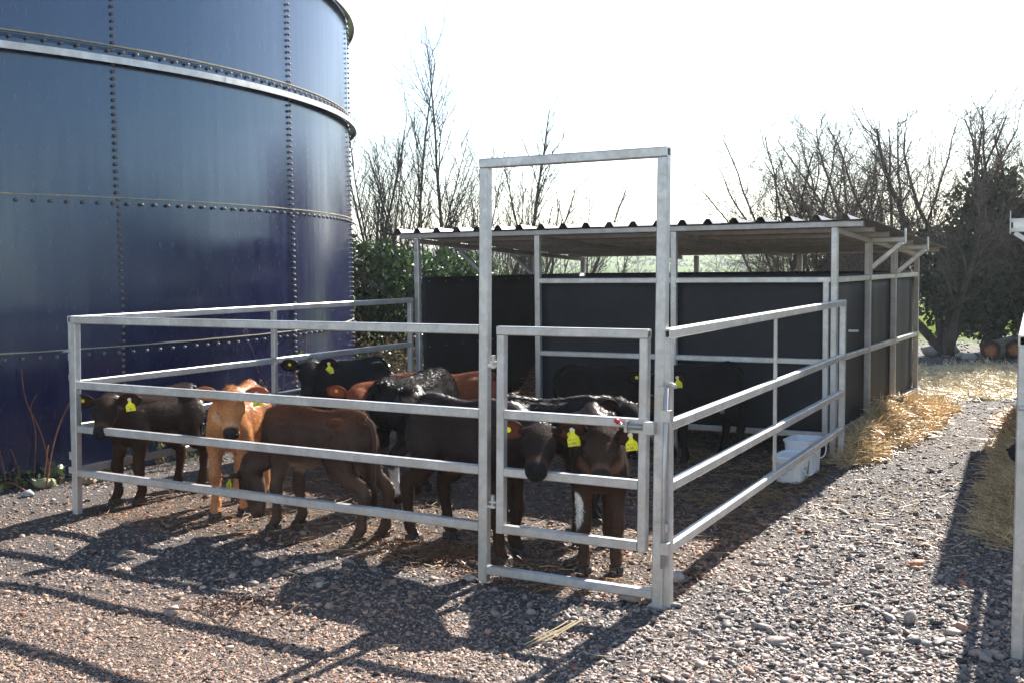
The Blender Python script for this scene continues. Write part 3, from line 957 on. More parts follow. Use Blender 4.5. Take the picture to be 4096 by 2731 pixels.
WHITE = (0.72, 0.69, 0.65)
def calf(name_lbl, pos, az, s, poll, haz, hpitch, base, under, legc, feet, tagno=None, patches=(), hairs=21600, ears=(0, 0), roll_h=0, inner=(0.05, 0.022, 0.018),
         muzzle=(0.02, 0.018, 0.018), tail_tip=None, ear_up=(0.10, 0.10), redback=None, tag_ear=1, seed=1, group='calves in the pen', neckmid=None, ears_on=(1, 1), fore=.35, jaw=.7):
    """pos: ground point below mid body, az: heading (deg, world), poll: world point, haz/hpitch: head direction (world)"""
    f = np.array([math.cos(R(az)), math.sin(R(az)), 0]); l = np.array([-f[1], f[0], 0]); O = A3(pos)
    LW = lambda p: O + s * (f * p[0] + l * p[1] + UP * p[2])
    t = thing('calf', name_lbl, 'calf', O, group)
    # head frame, in local coordinates
    pw = np.asarray(poll, float) - O
    HP = np.array([pw @ f, pw @ l, pw @ UP]) / s
    a = R(haz - az); p = R(hpitch)
    F_ = np.array([math.cos(a) * math.cos(p), math.sin(a) * math.cos(p), math.sin(p)])
    U_ = np.array([-math.cos(a) * math.sin(p), -math.sin(a) * math.sin(p), math.cos(p)])
    L_ = np.cross(U_, F_)
    if roll_h:
        c_, s_ = math.cos(R(roll_h)), math.sin(R(roll_h))
        U_, L_ = U_ * c_ + L_ * s_, L_ * c_ - U_ * s_
    H = lambda x, y, z: HP + F_ * x + L_ * y + U_ * z
    mb = MB(); Y_ = (0, 1, 0)
    loft(mb, [((-.405, 0, .685), .045, .055), ((-.37, 0, .655), .095, .125), ((-.28, 0, .632), .124, .155), ((-.16, 0, .618), .122, .150),
              ((-.02, 0, .600), .136, .165), ((.11, 0, .590), .140, .182), ((.22, 0, .590), .126, .190), ((.31, 0, .595), .120, .165), ((.385, 0, .585), .085, .115)], Y_, 16)
    # hip bones and spine line
    for sy in (-1, 1):
        loft(mb, [((-.18, sy * .085, .712), .03, .03), ((-.24, sy * .098, .720), .033, .034), ((-.31, sy * .085, .712), .03, .03)], Y_, 8, 2)
    loft(mb, [((-.38, 0, .755), .035, .025), ((-.28, 0, .772), .04, .03), ((-.05, 0, .758), .03, .02), ((.18, 0, .775), .035, .03), ((.26, 0, .76), .03, .03)], Y_, 8)
    n0, n1 = np.array([.22, 0, .645]), np.array([.32, 0, .675])
    back = H(-.045, 0, -.035)
    mid = np.asarray(neckmid) if neckmid is not None else (n1 + back) / 2 + np.array([.015, 0, -.01])
    loft(mb, [(n0, .105, .15), (n1, .088, .128), (mid, .070, .100), (back, .062, .082), (H(.03, 0, -.025), .055, .07)], np.cross(UP, back - n0) * 0 + np.array([0, 1, 0]) * .5 + L_ * .5, 14)
    # head
    loft(mb, [(H(-.035, 0, -.02), .048, .05), (H(.0, 0, -.012), .068, .072), (H(.05, 0, -.022), .078, .085), (H(.095, 0, -.030), .076, .083), (H(.145, 0, -.036), .061, .070),
              (H(.19, 0, -.042), .052, .058), (H(.235, 0, -.046), .054, .052), (H(.268, 0, -.047), .052, .047), (H(.284, 0, -.046), .038, .034)], L_, 16)
    loft(mb, [(H(.06, 0, -.085), .04, .03), (H(.14, 0, -.095), .036, .026), (H(.22, 0, -.088), .035, .022), (H(.262, 0, -.080), .033, .018)], L_, 10)   # jaw
    for sy in (-1, 1):
        loft(mb, [(H(.07, sy * .060, .012), .02, .016), (H(.10, sy * .070, .012), .022, .018), (H(.14, sy * .056, -.006), .014, .014)], L_, 8, 2)    # brow
        loft(mb, [(H(-.01, sy * .04, .02), .022, .022), (H(.01, sy * .085, .022), .020, .022), (H(.01, sy * .105, .024), .014, .016)], L_, 8, 2)   # ear root
    hooves = []
    (ffl, ffr, hfl, hfr) = feet
    for sy, q in ((1, ffl), (-1, ffr)):
        fx, fy = q[0], q[1]; lift = q[2] if len(q) > 2 else 0
        ft = np.array([fx, fy, lift]); fet = ft + np.array([-.028, 0, .088]); el = np.array([.235, sy * .088, .46])
        kn = el * .46 + fet * .54 + np.array([.022 + .4 * lift, 0, .0])
        loft(mb, [((.245, sy * .045, .64), .06, .09), ((.245, sy * .078, .55), .062, .10), (el, .054, .076), (el * .6 + kn * .4, .043, .053), (kn + np.array([-.002, 0, .05]), .038, .042), (kn, .043, .046),
                  (kn + np.array([-.004, 0, -.045]), .034, .036), (kn * .45 + fet * .55, .0265, .031), (fet + np.array([0, 0, .03]), .029, .034), (fet, .034, .038), (ft + np.array([-.004, 0, .055]), .031, .034), (ft + np.array([.006, 0, .034]), .034, .039)], Y_, 12, 2)
        hooves.append(ft)
    for sy, q in ((1, hfl), (-1, hfr)):
        fx, fy = q[0], q[1]
        ft = np.array([fx, fy, 0.]); fet = ft + np.array([-.030, 0, .088]); hk = np.array([fx - .058, fy * .97, .285])
        sti = np.array([min(-.15, fx + .16), sy * .098, .47])
        loft(mb, [((-.28, sy * .06, .68), .06, .10), ((-.27, sy * .088, .60), .064, .135), (sti * .5 + np.array([-.25, sy * .095, .55]) * .5, .062, .118), (sti * .75 + hk * .25 + np.array([-.02, 0, 0]), .050, .082), (sti * .45 + hk * .55 + np.array([-.005, 0, 0]), .037, .056),
                  (hk + np.array([.012, 0, .045]), .034, .047), (hk, .034, .046), (hk + np.array([.010, 0, -.045]), .030, .039), (hk * .5 + fet * .5, .0265, .033), (fet + np.array([0, 0, .03]), .029, .035), (fet, .034, .039), (ft + np.array([-.004, 0, .055]), .031, .034), (ft + np.array([.006, 0, .034]), .034, .039)], Y_, 12, 2)
        hooves.append(ft)
    me = bpy.data.meshes.new('tmp'); me.from_pydata(mb.v, [], mb.f)
    ob = link(bpy.data.objects.new('tmp', me))
    r_ = ob.modifiers.new('r', 'REMESH'); r_.mode = 'VOXEL'; r_.voxel_size = .0105 if hairs > 19000 else .014; r_.adaptivity = 0
    sm = ob.modifiers.new('s', 'SMOOTH'); sm.factor = .5; sm.iterations = 9
    dg = bpy.context.evaluated_depsgraph_get()
    ev = ob.evaluated_get(dg).to_mesh()
    nv = len(ev.vertices); V = np.empty(nv * 3, np.float32); ev.vertices.foreach_get('co', V); V = V.reshape(-1, 3).astype(float)
    ev.calc_loop_triangles(); nt_ = len(ev.loop_triangles); T = np.empty(nt_ * 3, np.int32); ev.loop_triangles.foreach_get('vertices', T); T = T.reshape(-1, 3)
    npoly = len(ev.polygons); Q = np.empty(npoly * 4, np.int32)
    tot = np.empty(npoly, np.int32); ev.polygons.foreach_get('loop_total', tot)
    quads = None
    if (tot == 4).all():
        li = np.empty(npoly * 4, np.int32); ev.loops.foreach_get('vertex_index', li); quads = li.reshape(-1, 4)
    bpy.data.objects.remove(ob)
    # coat colour from canonical position
    base, under, legc = map(np.array, (base, under, legc))
    hs = (V - HP) @ F_; hu = (V - HP) @ U_; hl = (V - HP) @ L_
    in_head = (hs > -.02) & (np.abs(hl) < .12) & (np.abs(hu) < .14) & (hs < .33)
    nz = vnoise(V, 9, seed)
    c = np.repeat(base[None], nv, 0)
    body = ~in_head
    def blend(c, k, col): return c * (1 - k[:, None]) + np.asarray(col) * k[:, None]
    kb = sstep(.52, .40, V[:, 2] + .035 * nz) * sstep(.34, .38, V[:, 2]) * sstep(.115, .075, np.abs(V[:, 1])) * sstep(.34, .24, np.abs(V[:, 0] + .02)) * body
    c = blend(c, kb * .8, under)
    kl = sstep(.50, .34, V[:, 2] + .05 * nz) * body * (1 - kb)
    c = blend(c, kl, legc)
    if redback is not None:
        c = blend(c, sstep(.66, .75, V[:, 2] + .03 * nz) * body, redback)
    c = blend(c, in_head * sstep(.16, .06, hs) * sstep(-.05, -.01, hu) * fore, base * np.array([.55, .45, .4]))
    kj = sstep(-.055, -.095, hu) * in_head * sstep(.26, .2, hs) * sstep(.0, .05, hs) * sstep(-.14, -.12, hu)
    c = blend(c, kj * jaw, under)
    km = sstep(.240, .258, hs + .006 * nz) * in_head * sstep(-.088, -.074, hu) * sstep(.052, .042, np.abs(hl))
    c = blend(c, sstep(.195, .225, hs) * in_head * (1 - km) * .42 * jaw, under)
    c = blend(c, km, muzzle)
    for pc_, pr_, col in patches:
        d = (((V - np.array(pc_)) / np.array(pr_)) ** 2).sum(1)
        c = blend(c, sstep(1.25, .85, d + .45 * nz), col)
    c = c * (1 + .16 * vnoise(V, 23, seed + 5))[:, None]
    c = np.clip(c, .004, 1)
    VW = O + s * (V[:, :1] * f + V[:, 1:2] * l + V[:, 2:] * UP)
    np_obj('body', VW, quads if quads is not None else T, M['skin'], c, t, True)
    # hair: one thin blade each
    e1, e2 = V[T[:, 1]] - V[T[:, 0]], V[T[:, 2]] - V[T[:, 0]]
    nr = np.cross(e1, e2); ar = np.linalg.norm(nr, axis=1); nr /= ar[:, None] + 1e-12
    r2 = np.random.default_rng(seed)
    cen = V[T].mean(1)
    wgt = ar * np.where(cen[:, 2] < .09, .2, 1)
    ch = r2.choice(len(T), hairs, p=wgt / wgt.sum())
    b1, b2 = r2.random(hairs), r2.random(hairs); sw = b1 + b2 > 1; b1[sw], b2[sw] = 1 - b1[sw], 1 - b2[sw]
    pt = V[T[ch, 0]] + e1[ch] * b1[:, None] + e2[ch] * b2[:, None]
    nn_ = nr[ch]
    hc = c[T[ch, 0]]
    inh = (((pt - HP) @ F_) > -.02) & (np.linalg.norm(pt - HP, axis=1) < .33)
    flow = np.tile(np.array([-.75, 0, -.65]), (hairs, 1))
    flow[:, 1] += np.sign(pt[:, 1]) * .1
    top = (pt[:, 2] > .70) & ~inh
    flow[top] = np.array([-1, 0, -.15])
    flow[(pt[:, 2] < .42) & ~inh] = np.array([-.25, 0, -1])
    flow[inh] = -F_ * .6 - U_ * .35
    flow += r2.normal(0, .20, (hairs, 3)) + .55 * np.stack([vnoise(pt, 13, seed + 8), vnoise(pt, 14, seed + 9), vnoise(pt, 13.5, seed + 10)], 1)
    flow -= nn_ * (flow * nn_).sum(1, keepdims=True)
    flow /= np.linalg.norm(flow, axis=1, keepdims=True) + 1e-9
    ln = np.where(inh, .013, .031) * r2.uniform(.6, 1.35, hairs)
    ln = np.where((pt[:, 2] < .42) & ~inh, ln * .7, ln)
    mz = inh & (((pt - HP) @ F_) > .215); ln = np.where(mz, .002, ln)
    tipd = flow * .95 + nn_ * r2.uniform(.12, .46, (hairs, 1))
    tipd /= np.linalg.norm(tipd, axis=1, keepdims=True)
    sd_ = np.cross(nn_, flow); wd = r2.uniform(.0014, .0030, hairs)[:, None] / 1.0
    root = pt - nn_ * .002
    hv = np.stack([root - sd_ * wd, root + sd_ * wd, root + tipd * ln[:, None]], 1).reshape(-1, 3)
    hcol = np.clip(hc * r2.uniform(.6, 1.5, (hairs, 1)) * (1 + .42 * vnoise(pt * np.array([1, 1, .45]), 26, seed + 12))[:, None], 0, 1)
    hcol = np.repeat(hcol, 3, 0)
    hw = O + s * (hv[:, :1] * f + hv[:, 1:2] * l + hv[:, 2:] * UP)
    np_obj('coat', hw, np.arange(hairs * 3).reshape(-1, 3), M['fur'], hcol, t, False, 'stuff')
    # hooves: two claws each
    for ft in hooves:
        m = MB()
        for sy in (-1, 1):
            yc = ft[1] + sy * .0175
            prof = [(-.036, .003), (-.034, .040), (.012, .052), (.034, .040), (.054, .003)]
            vs_ = [LW((ft[0] + x, yc + w_ * (.0162 if x < .05 else .010), ft[2] + z)) for w_ in (-1, 1) for x, z in prof]
            m.add(vs_, [(0, 1, 2, 3, 4), (9, 8, 7, 6, 5)] + [(i, 5 + i, 5 + (i + 1) % 5, (i + 1) % 5) for i in range(5)])
        m.build('hoof', M['hoof'], t)
    # eyes, nostrils, mouth
    for sy in (-1, 1):
        for nm, ctr, rad, mt in (('eye', H(.107, sy * .0715, -.012), (.019, .012, .016), 'wet'), ('nostril', H(.283, sy * .030, -.034), (.011, .009, .0085), 'nostril')):
            m = MB(); vs_ = []; fs_ = []
            for i in range(7):
                th = PI * i / 6
                for k in range(8):
                    ph = 2 * PI * k / 8
                    q = F_ * rad[0] * math.sin(th) * math.cos(ph) + L_ * rad[1] * math.cos(th) + U_ * rad[2] * math.sin(th) * math.sin(ph)
                    vs_.append(LW(ctr + q))
            for i in range(6):
                for k in range(8):
                    fs_.append((i * 8 + k, i * 8 + (k + 1) % 8, i * 8 + 8 + (k + 1) % 8, i * 8 + 8 + k))
            m.add(vs_, fs_); m.build(nm, M[mt], t, True)
    # ears
    ec_out = np.clip(base * 1.05, .006, 1)
    for sy, upk, on in ((1, ear_up[0], ears_on[0]), (-1, ear_up[1], ears_on[1])):
        if not on: continue
        e0 = H(.008, sy * .088, .022)
        ax_ = L_ * sy * .93 + U_ * upk - F_ * .22; ax_ /= np.linalg.norm(ax_)
        wv = U_ * .97 - F_ * .12; wv -= ax_ * (wv @ ax_); wv /= np.linalg.norm(wv)
        nv_ = np.cross(ax_, wv) * sy
        if nv_ @ F_ < 0: nv_ = -nv_             # concave side faces forward
        vs_ = []; cs_ = []; nu, nw = 9, 7
        for sid in (0, 1):
            for i in range(nu):
                u = i / (nu - 1)
                wid = max(.014 * (1 - u), .051 * math.sqrt(max(0.0, 1 - abs((u - .56) / (.60 if u < .56 else .455)) ** 2.2))) + .003
                for j in range(nw):
                    v_ = -1 + 2 * j / (nw - 1)
                    cup = (.020 * (v_ * v_) - .016) * (1 - .5 * u)
                    q = e0 + ax_ * (u * .145 - .01 * v_ * v_) + wv * v_ * wid + nv_ * (cup + (0.0035 if sid == 0 else -.0035) * (1 - u * .5)) - UP * .022 * u * u
                    vs_.append(LW(q))
                    rim = min(1, abs(v_) ** 3 + (u > .85))
                    cs_.append(tuple(np.array(inner) * (1 - rim) + ec_out * rim) if sid == 0 else tuple(ec_out))
        k = nu * nw; fs_ = []
        for i in range(nu - 1):
            for j in range(nw - 1):
                a_ = i * nw + j
                fs_ += [(a_, a_ + 1, a_ + nw + 1, a_ + nw), (k + a_, k + a_ + nw, k + a_ + nw + 1, k + a_ + 1)]
        per = [j for j in range(nw)] + [i * nw + nw - 1 for i in range(1, nu)] + [(nu - 1) * nw + j for j in range(nw - 2, -1, -1)] + [i * nw for i in range(nu - 2, 0, -1)]
        for i in range(len(per)):
            a_, b_ = per[i], per[(i + 1) % len(per)]
            fs_.append((b_, a_, k + a_, k + b_))
        m = MB(); m.v = [tuple(q) for q in vs_]; m.f = fs_; m.c = cs_
        m.build('ear', M['ear'], t, True)
        ctr = e0 + ax_ * .062 + nv_ * .004
        # button on the inner side
        if tagno:
            m = MB(); B = np.array(basis(nv_)); ring_ = [LW(ctr + B @ np.array([.013 * math.cos(2 * PI * q / 10), .013 * math.sin(2 * PI * q / 10), z_])) for z_ in (0, .006) for q in range(10)]
            m.add(ring_, [(q, (q + 1) % 10, 10 + (q + 1) % 10, 10 + q) for q in range(10)] + [tuple(range(10, 20))])
            m.build('tag_button', M['tag'] if sy != tag_ear else M['white_plastic'], t)
        if tagno and sy == tag_ear:
            # flag tag hanging from the ear, front leaf facing where the head looks
            fr = F_ * .8 + UP * 0.1; 
            dn = -UP + ax_ * .12; dn /= np.linalg.norm(dn)
            fr = fr - dn * (fr @ dn); fr /= np.linalg.norm(fr)
            wd_ = np.cross(dn, fr)
            top_ = ctr + nv_ * .010
            for q_, (yaw, outl) in enumerate(((8 * sy, .003), (-38 * sy, -.004))):
                cs, sn = math.cos(R(yaw)), math.sin(R(yaw))
                W2 = wd_ * cs + fr * sn; F2 = fr * cs - wd_ * sn
                outline = [(-.007, 0), (.007, 0), (.009, .016), (.026, .032), (.030, .038), (.030, .074), (-.030, .074), (-.030, .038), (-.026, .032), (-.009, .016)]
                base_ = top_ + F2 * outl
                vs_ = [LW(base_ + W2 * x + dn * y + F2 * z_) for z_ in (.0008, -.0008) for x, y in outline]
                m = MB(); no = len(outline)
                m.add(vs_, [tuple(range(no)), tuple(range(2 * no - 1, no - 1, -1))] + [(i, no + i, no + (i + 1) % no, (i + 1) % no) for i in range(no)])
                et = m.build('ear_tag', M['tag'], t)
                if q_ == 0:
                    m = MB()
                    for body, size, yy, xo in (('UK 341198', .0105, .043, 0), (tagno[:2], .012, .063, -.023), (tagno[2:], .0195, .061, .006)):
                        tv, tf = text_mesh(body, size); tv = tv + np.array([xo, 0, 0])
                        sgn_ = -1 if (np.cross(W2, -dn) @ F2) < 0 else 1
                        m.add([LW(base_ + W2 * (x * sgn_) + dn * (yy - y) + F2 * .0016) for x, y, z_ in tv], tf)
                    m.build('tag_number', M['tagprint'], et)
    # tail
    tl = [(-.395, 0, .735), (-.43, .003, .715), (-.452, .006, .64), (-.455, .008, .54), (-.448, .010, .44), (-.442, .012, .36)]
    m = MB(); m.tube([LW(q) for q in catmull(tl, 3)], [s * q for q in np.linspace(.020, .011, 16)], 8)
    m.c = [tuple(base)] * len(m.v); m.build('tail', M['skin'], t, True)
    nh = 160; tc = np.array(tail_tip if tail_tip is not None else base)
    p0 = np.array([(-.442, .012, .37)] * nh) + r2.normal(0, .006, (nh, 3)) + np.array([0, 0, 1]) * r2.uniform(-.06, .05, (nh, 1))
    p1 = p0 + np.array([0, 0, -1]) * r2.uniform(.06, .13, (nh, 1)) + r2.normal(0, .012, (nh, 3))
    V_, F2_ = frustums(np.array([LW(q) for q in p0]), np.array([LW(q) for q in p1]), np.full(nh, .003), np.full(nh, .001), 3)
    np_obj('tail_tuft', V_, F2_, M['fur'], np.repeat(np.clip(tc * r2.uniform(.7, 1.3, (nh, 1)), 0, 1), 6, 0), t, False, 'stuff')
    return t

BLK = (.014, .012, .012)
def feet(a=(.235, .075), b=(.235, -.075), c=(-.31, .085), d=(-.31, -.085)): return (a, b, c, d)
calf('dark brown calf by the left corner post, ear tag ending 5821', (-2.425, 7.46), -117, .95, (-2.585, 7.02, .70), -82, -30,
     (.030, .0185, .0145), (.20, .09, .045), (.050, .025, .017), feet((.22, .05), (.30, -.09), (-.34, .09), (-.27, -.08)), '105821', seed=11, hairs=27000, inner=(.06, .026, .02))
calf('ginger tan calf facing the camera beside the grazing brown calf', (-1.775, 7.13), -90, 1.0, (-1.715, 6.72, .762), -78, -37,
     (.40, .175, .070), (.58, .36, .22), (.43, .20, .095), feet((.21, .07), (.35, -.075), (-.33, .085), (-.24, -.085)), '505823', fore=.8, seed=12, hairs=27000, inner=(.42, .17, .12), muzzle=(.03, .025, .025), ear_up=(.12, .42))
calf('dark brown calf grazing with its head down at the front rails, rump to the right', (-1.135, 6.40), 148, .93, (-1.585, 6.55, .335), 158, -95,
     (.064, .039, .0295), (.46, .33, .24), (.095, .059, .043), feet((.30, .10), (.23, -.06), (-.37, .075), (-.43, -.085)), '305826', jaw=.12, seed=13, hairs=29700, redback=(.11, .045, .025),
     patches=(((-.10, .15, .46), (.03, .06, .035), WHITE),), neckmid=(.385, 0, .50), muzzle=(.05, .034, .03), ear_up=(.1, .1), tag_ear=1)
calf('jet black calf farthest back by the left rails, ear tag ending 5822', (-1.345, 8.98), -128, 1.02, (-1.60, 8.72, .765), -86, -32,
     (.012, .0115, .0125), (.014, .012, .012), (.012, .0115, .0125), feet(), '205822', seed=14, hairs=21600, inner=(.035, .016, .014), ear_up=(.18, .12))
calf('red brown calf half hidden behind the black calves, only head and back showing', (-.50, 8.12), -168, .97, (-1.09, 7.74, .655), -86, -35,
     (.20, .062, .027), (.32, .14, .08), (.20, .065, .03), feet(), '605825', seed=15, hairs=18900, inner=(.38, .14, .10), ear_up=(.3, .3), tag_ear=1)
calf('black calf with white hind markings and a cream tail tip, seen from behind', (-.665, 7.335), 62, 1.06, (-.39, 7.86, .52), 62, -40,
     BLK, (.05, .03, .02), (.03, .02, .017), feet((.235, .075), (.235, -.075), (-.35, .10), (-.30, -.09)), None, seed=16, hairs=21600,
     patches=(((-.40, .085, .50), (.10, .075, .10), WHITE), ((-.34, -.09, .19), (.09, .07, .09), WHITE), ((-.06, -.12, .70), (.02, .06, .04), WHITE)), tail_tip=(.62, .52, .34), ears_on=(0, 0))
calf('black brown calf resting its chin on the gate rail, ear tag ending 5828', (-.235, 5.95), -46, 1.05, (.135, 5.415, .715), -97, -21,
     (.025, .0175, .015), (.14, .07, .04), (.044, .026, .019), feet((.26, .085), (.33, -.085), (-.26, .09), (-.36, -.09)), '105828', seed=17, hairs=29700, inner=(.16, .05, .035), ear_up=(.05, .02))
calf('chocolate calf facing out through the gate, white patch on foreleg, ear tag ending 5824', (.435, 5.73), -90, .99, (.425, 5.395, .685), -93, -24,
     (.040, .0245, .019), (.20, .105, .065), (.062, .036, .025), feet((.27, .075), (.27, -.085), (-.3, .085), (-.3, -.085)), '405824', seed=18, hairs=27000,
     patches=(((.27, -.125, .33), (.05, .035, .085), WHITE),), inner=(.07, .03, .022), ear_up=(.12, .2))
calf('black calf standing crosswise behind the two calves at the gate, back lit by the sun', (.27, 6.60), -6, .96, (.66, 6.42, .70), -60, -30,
     BLK, (.04, .025, .02), (.018, .014, .013), feet(), None, seed=19, hairs=21600, patches=(((.30, -.13, .52), (.03, .05, .05), WHITE),), ear_up=(.3, .3))
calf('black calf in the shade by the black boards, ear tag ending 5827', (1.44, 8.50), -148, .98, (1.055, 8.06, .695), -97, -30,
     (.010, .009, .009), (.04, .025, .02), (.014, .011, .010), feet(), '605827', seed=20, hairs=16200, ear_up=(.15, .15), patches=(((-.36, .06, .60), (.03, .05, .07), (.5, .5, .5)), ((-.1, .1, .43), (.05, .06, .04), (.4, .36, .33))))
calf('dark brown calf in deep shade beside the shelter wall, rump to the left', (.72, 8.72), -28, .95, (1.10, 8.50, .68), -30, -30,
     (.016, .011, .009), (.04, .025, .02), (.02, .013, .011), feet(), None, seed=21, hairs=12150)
calf('black calf in the second pen poking its muzzle through the rails at the right edge', (2.98, 5.06), 180, .97, (2.545, 5.03, .745), 181, -8,
     BLK, (.03, .02, .02), (.02, .015, .013), feet(), None, seed=22, hairs=8100, ears_on=(0, 0), group='calves in the second pen')

# ================================================================== VEGETATION
def branch_poly(p, d, L, r, nseg, wig, upw, rg):
    """list of points and radii along one wandering branch"""
    P = [np.array(p, float)]; Rr = [r]; d = np.array(d, float); d /= np.linalg.norm(d)
    for i in range(nseg):
        d = d + rg.normal(0, wig, 3) + np.array([0, 0, upw])
        d /= np.linalg.norm(d)
        P.append(P[-1] + d * L / nseg)
        Rr.append(r * (1 - .80 * (i + 1) / nseg))
    return P, Rr, d

def grow(segs, p, d, L, r, lvl, rg, cfg):
    ns = cfg['seg'][lvl]
    P, Rr, _ = branch_poly(p, d, L, r, ns, cfg['wig'][lvl], cfg['up'][lvl], rg)
    for i in range(ns):
        segs.append((P[i], P[i + 1], Rr[i], Rr[i + 1], lvl))
    if lvl + 1 >= len(cfg['n']): return
    nb = cfg['n'][lvl + 1]
    nb = max(1, int(rg.poisson(nb * min(1.3, L / cfg['ref'][lvl]))))
    for k in range(nb):
        u = cfg['lo'][lvl] + (1 - cfg['lo'][lvl]) * (k + rg.random()) / nb
        x = u * ns; i = min(int(x), ns - 1); q = P[i] + (P[i + 1] - P[i]) * (x - i)
        dd = P[i + 1] - P[i]; dd /= np.linalg.norm(dd)
        s = np.cross(dd, rg.normal(size=3)); s /= np.linalg.norm(s)
        ang = R(rg.uniform(*cfg['ang'][lvl]))
        nd = dd * math.cos(ang) + s * math.sin(ang)
        rr = min(Rr[i] * .75, max(cfg['rmin'], r * cfg['rr'] * (1 - .5 * u)))
        grow(segs, q, nd, L * cfg['lr'][lvl] * rg.uniform(.6, 1.15) * (1.15 - .6 * u), rr, lvl + 1, rg, cfg)

def emit_tree(t, segs, rg, col=(.085, .068, .055), split=1, twigcol=None):
    for nm, sel, n in (('trunk', lambda l: l < split, 7), ('crown', lambda l: l >= split, 3)):
        S = [s for s in segs if sel(s[4])]
        if not S: continue
        V, F_ = frustums([s[0] for s in S], [s[1] for s in S], [s[2] for s in S], [max(s[3], .0016) for s in S], n)
        cc = np.array(col if nm == 'trunk' or twigcol is None else twigcol)
        c = np.repeat(cc * rg.uniform(.7, 1.3, (len(S), 1)), 2 * n, 0)
        np_obj(nm, V, F_, M['bark'], c, t, True)

def leaves(P, size, rg, col, var=.35, flat=0.0, droop=0):
    """leaf blades (kite shaped, folded) at points P; returns verts, tri faces, colours"""
    n = len(P)
    d = rg.normal(size=(n, 3)); d[:, 2] *= (1 - flat); d /= np.linalg.norm(d, axis=1, keepdims=True)
    nr_ = rg.normal(size=(n, 3)); nr_ += np.array([0, 0, .8])
    s = np.cross(d, nr_); s /= np.linalg.norm(s, axis=1, keepdims=True)
    u = np.cross(s, d)
    L = size * rg.uniform(.6, 1.35, (n, 1)); W = L * rg.uniform(.32, .5, (n, 1))
    a = P; b = P + d * L * .45 + s * W + u * W * .3; c = P + d * L; e = P + d * L * .45 - s * W + u * W * .3
    V = np.stack([a, b, c, e], 1).reshape(-1, 3)
    o = np.arange(n)[:, None] * 4
    F_ = np.concatenate([o + np.array([[0, 1, 2]]), o + np.array([[0, 2, 3]])], 0)
    C_ = np.asarray(col) * (1 + rg.uniform(-var, var, (n, 1))) * (1 + rg.uniform(-.12, .12, (n, 3)))
    return V, F_, np.repeat(np.clip(C_, 0.003, 1), 4, 0)

def clump_pts(rg, ctr, rad, nclump, per, cr):
    """points gathered in many little clumps inside an ellipsoid shell"""
    d = rg.normal(size=(nclump, 3)); d /= np.linalg.norm(d, axis=1, keepdims=True)
    q = np.asarray(ctr) + d * np.asarray(rad) * rg.uniform(.35, 1.0, (nclump, 1)) ** .6
    p = np.repeat(q, per, 0) + rg.normal(0, cr, (nclump * per, 3)) * np.array([1, 1, .7])
    p[:, 2] = np.maximum(p[:, 2], .05)
    return p

SAP = dict(n=[1, 30, 10, 4.0], seg=[14, 8, 5, 3], wig=[.026, .07, .10, .14], up=[.015, .05, .05, .03], ref=[4.0, 1.4, .5, .3], lo=[.22, .12, .12],
           ang=[(18, 42), (20, 48), (25, 55)], lr=[.34, .42, .55], rr=.36, rmin=.0066)
MULTI = dict(n=[1, 20, 11, 6.5], seg=[12, 8, 5, 2], wig=[.12, .16, .20, .24], up=[.035, .06, .05, .02], ref=[3.5, 1.6, .7, .35], lo=[.18, .12, .1],
             ang=[(25, 58), (28, 62), (30, 70)], lr=[.42, .44, .5], rr=.30, rmin=.0065)
def gz(x, y): return float(ground_z(x, y))

def sapling(x, y, h, label, seed, leanv=(0, 0), stems=1, r=.045, cfg=SAP, grp='bare saplings behind the pen', col=(.10, .095, .075)):
    rg = np.random.default_rng(seed); t = thing('bare_tree', label, 'tree', (x, y, gz(x, y)), grp)
    segs = []
    for k in range(stems):
        a = rg.uniform(0, 6.28); sp = .0 if stems == 1 else rg.uniform(.10, .32)
        dv = np.array([leanv[0] + sp * math.cos(a), leanv[1] + sp * math.sin(a), 1.0])
        hh = h * (1 if k == 0 else rg.uniform(.6, .95))
        grow(segs, (x + .12 * sp * math.cos(a), y + .12 * sp * math.sin(a), gz(x, y) - .05), dv, hh, r * (1 if k == 0 else .75), 0, rg, cfg)
    emit_tree(t, segs, rg, col, 1, (.115, .10, .085))
    return t
sapling(-.90, 16.0, 4.75, 'tallest bare sapling, straight and slender, just left of the gate frame top', 101, (.01, 0), r=.038)
sapling(-1.42, 15.2, 4.35, 'second tallest bare sapling, left of the tallest one', 102, (0, 0), r=.034)
sapling(-1.0, 15.6, 3.3, 'bare sapling leaning left across the tallest one', 103, (-.30, 0), r=.03)
sapling(-2.05, 15.3, 3.5, 'many stemmed bare sapling close beside the blue tank', 104, (.05, 0), 4, .035)
sapling(-1.75, 16.2, 3.7, 'thicket of thin bare stems behind the evergreen shrub', 105, (0, 0), 5, .03)
sapling(.05, 17.0, 3.95, 'bare sapling seen inside the top of the gate frame, left one', 106, (.06, 0), 2, .045)
sapling(.42, 17.4, 3.3, 'short bare sapling inside the gate frame, middle one', 107, (0, 0), 2, .035)
sapling(.72, 17.8, 3.0, 'short bare sapling inside the gate frame, right one', 108, (.12, 0), 2, .035)
sapling(-.35, 16.6, 2.9, 'bushy bare sapling just behind the left gate post', 109, (.02, 0), 3, .03)
sapling(-.7, 14.8, 2.5, 'stout forked bare tree seen under the left end of the shelter roof', 110, (.05, 0), 2, .07, MULTI)
sapling(.35, 16.4, 2.3, 'low twisted bare bush seen under the shelter roof', 111, (.05, 0), 4, .04, MULTI)

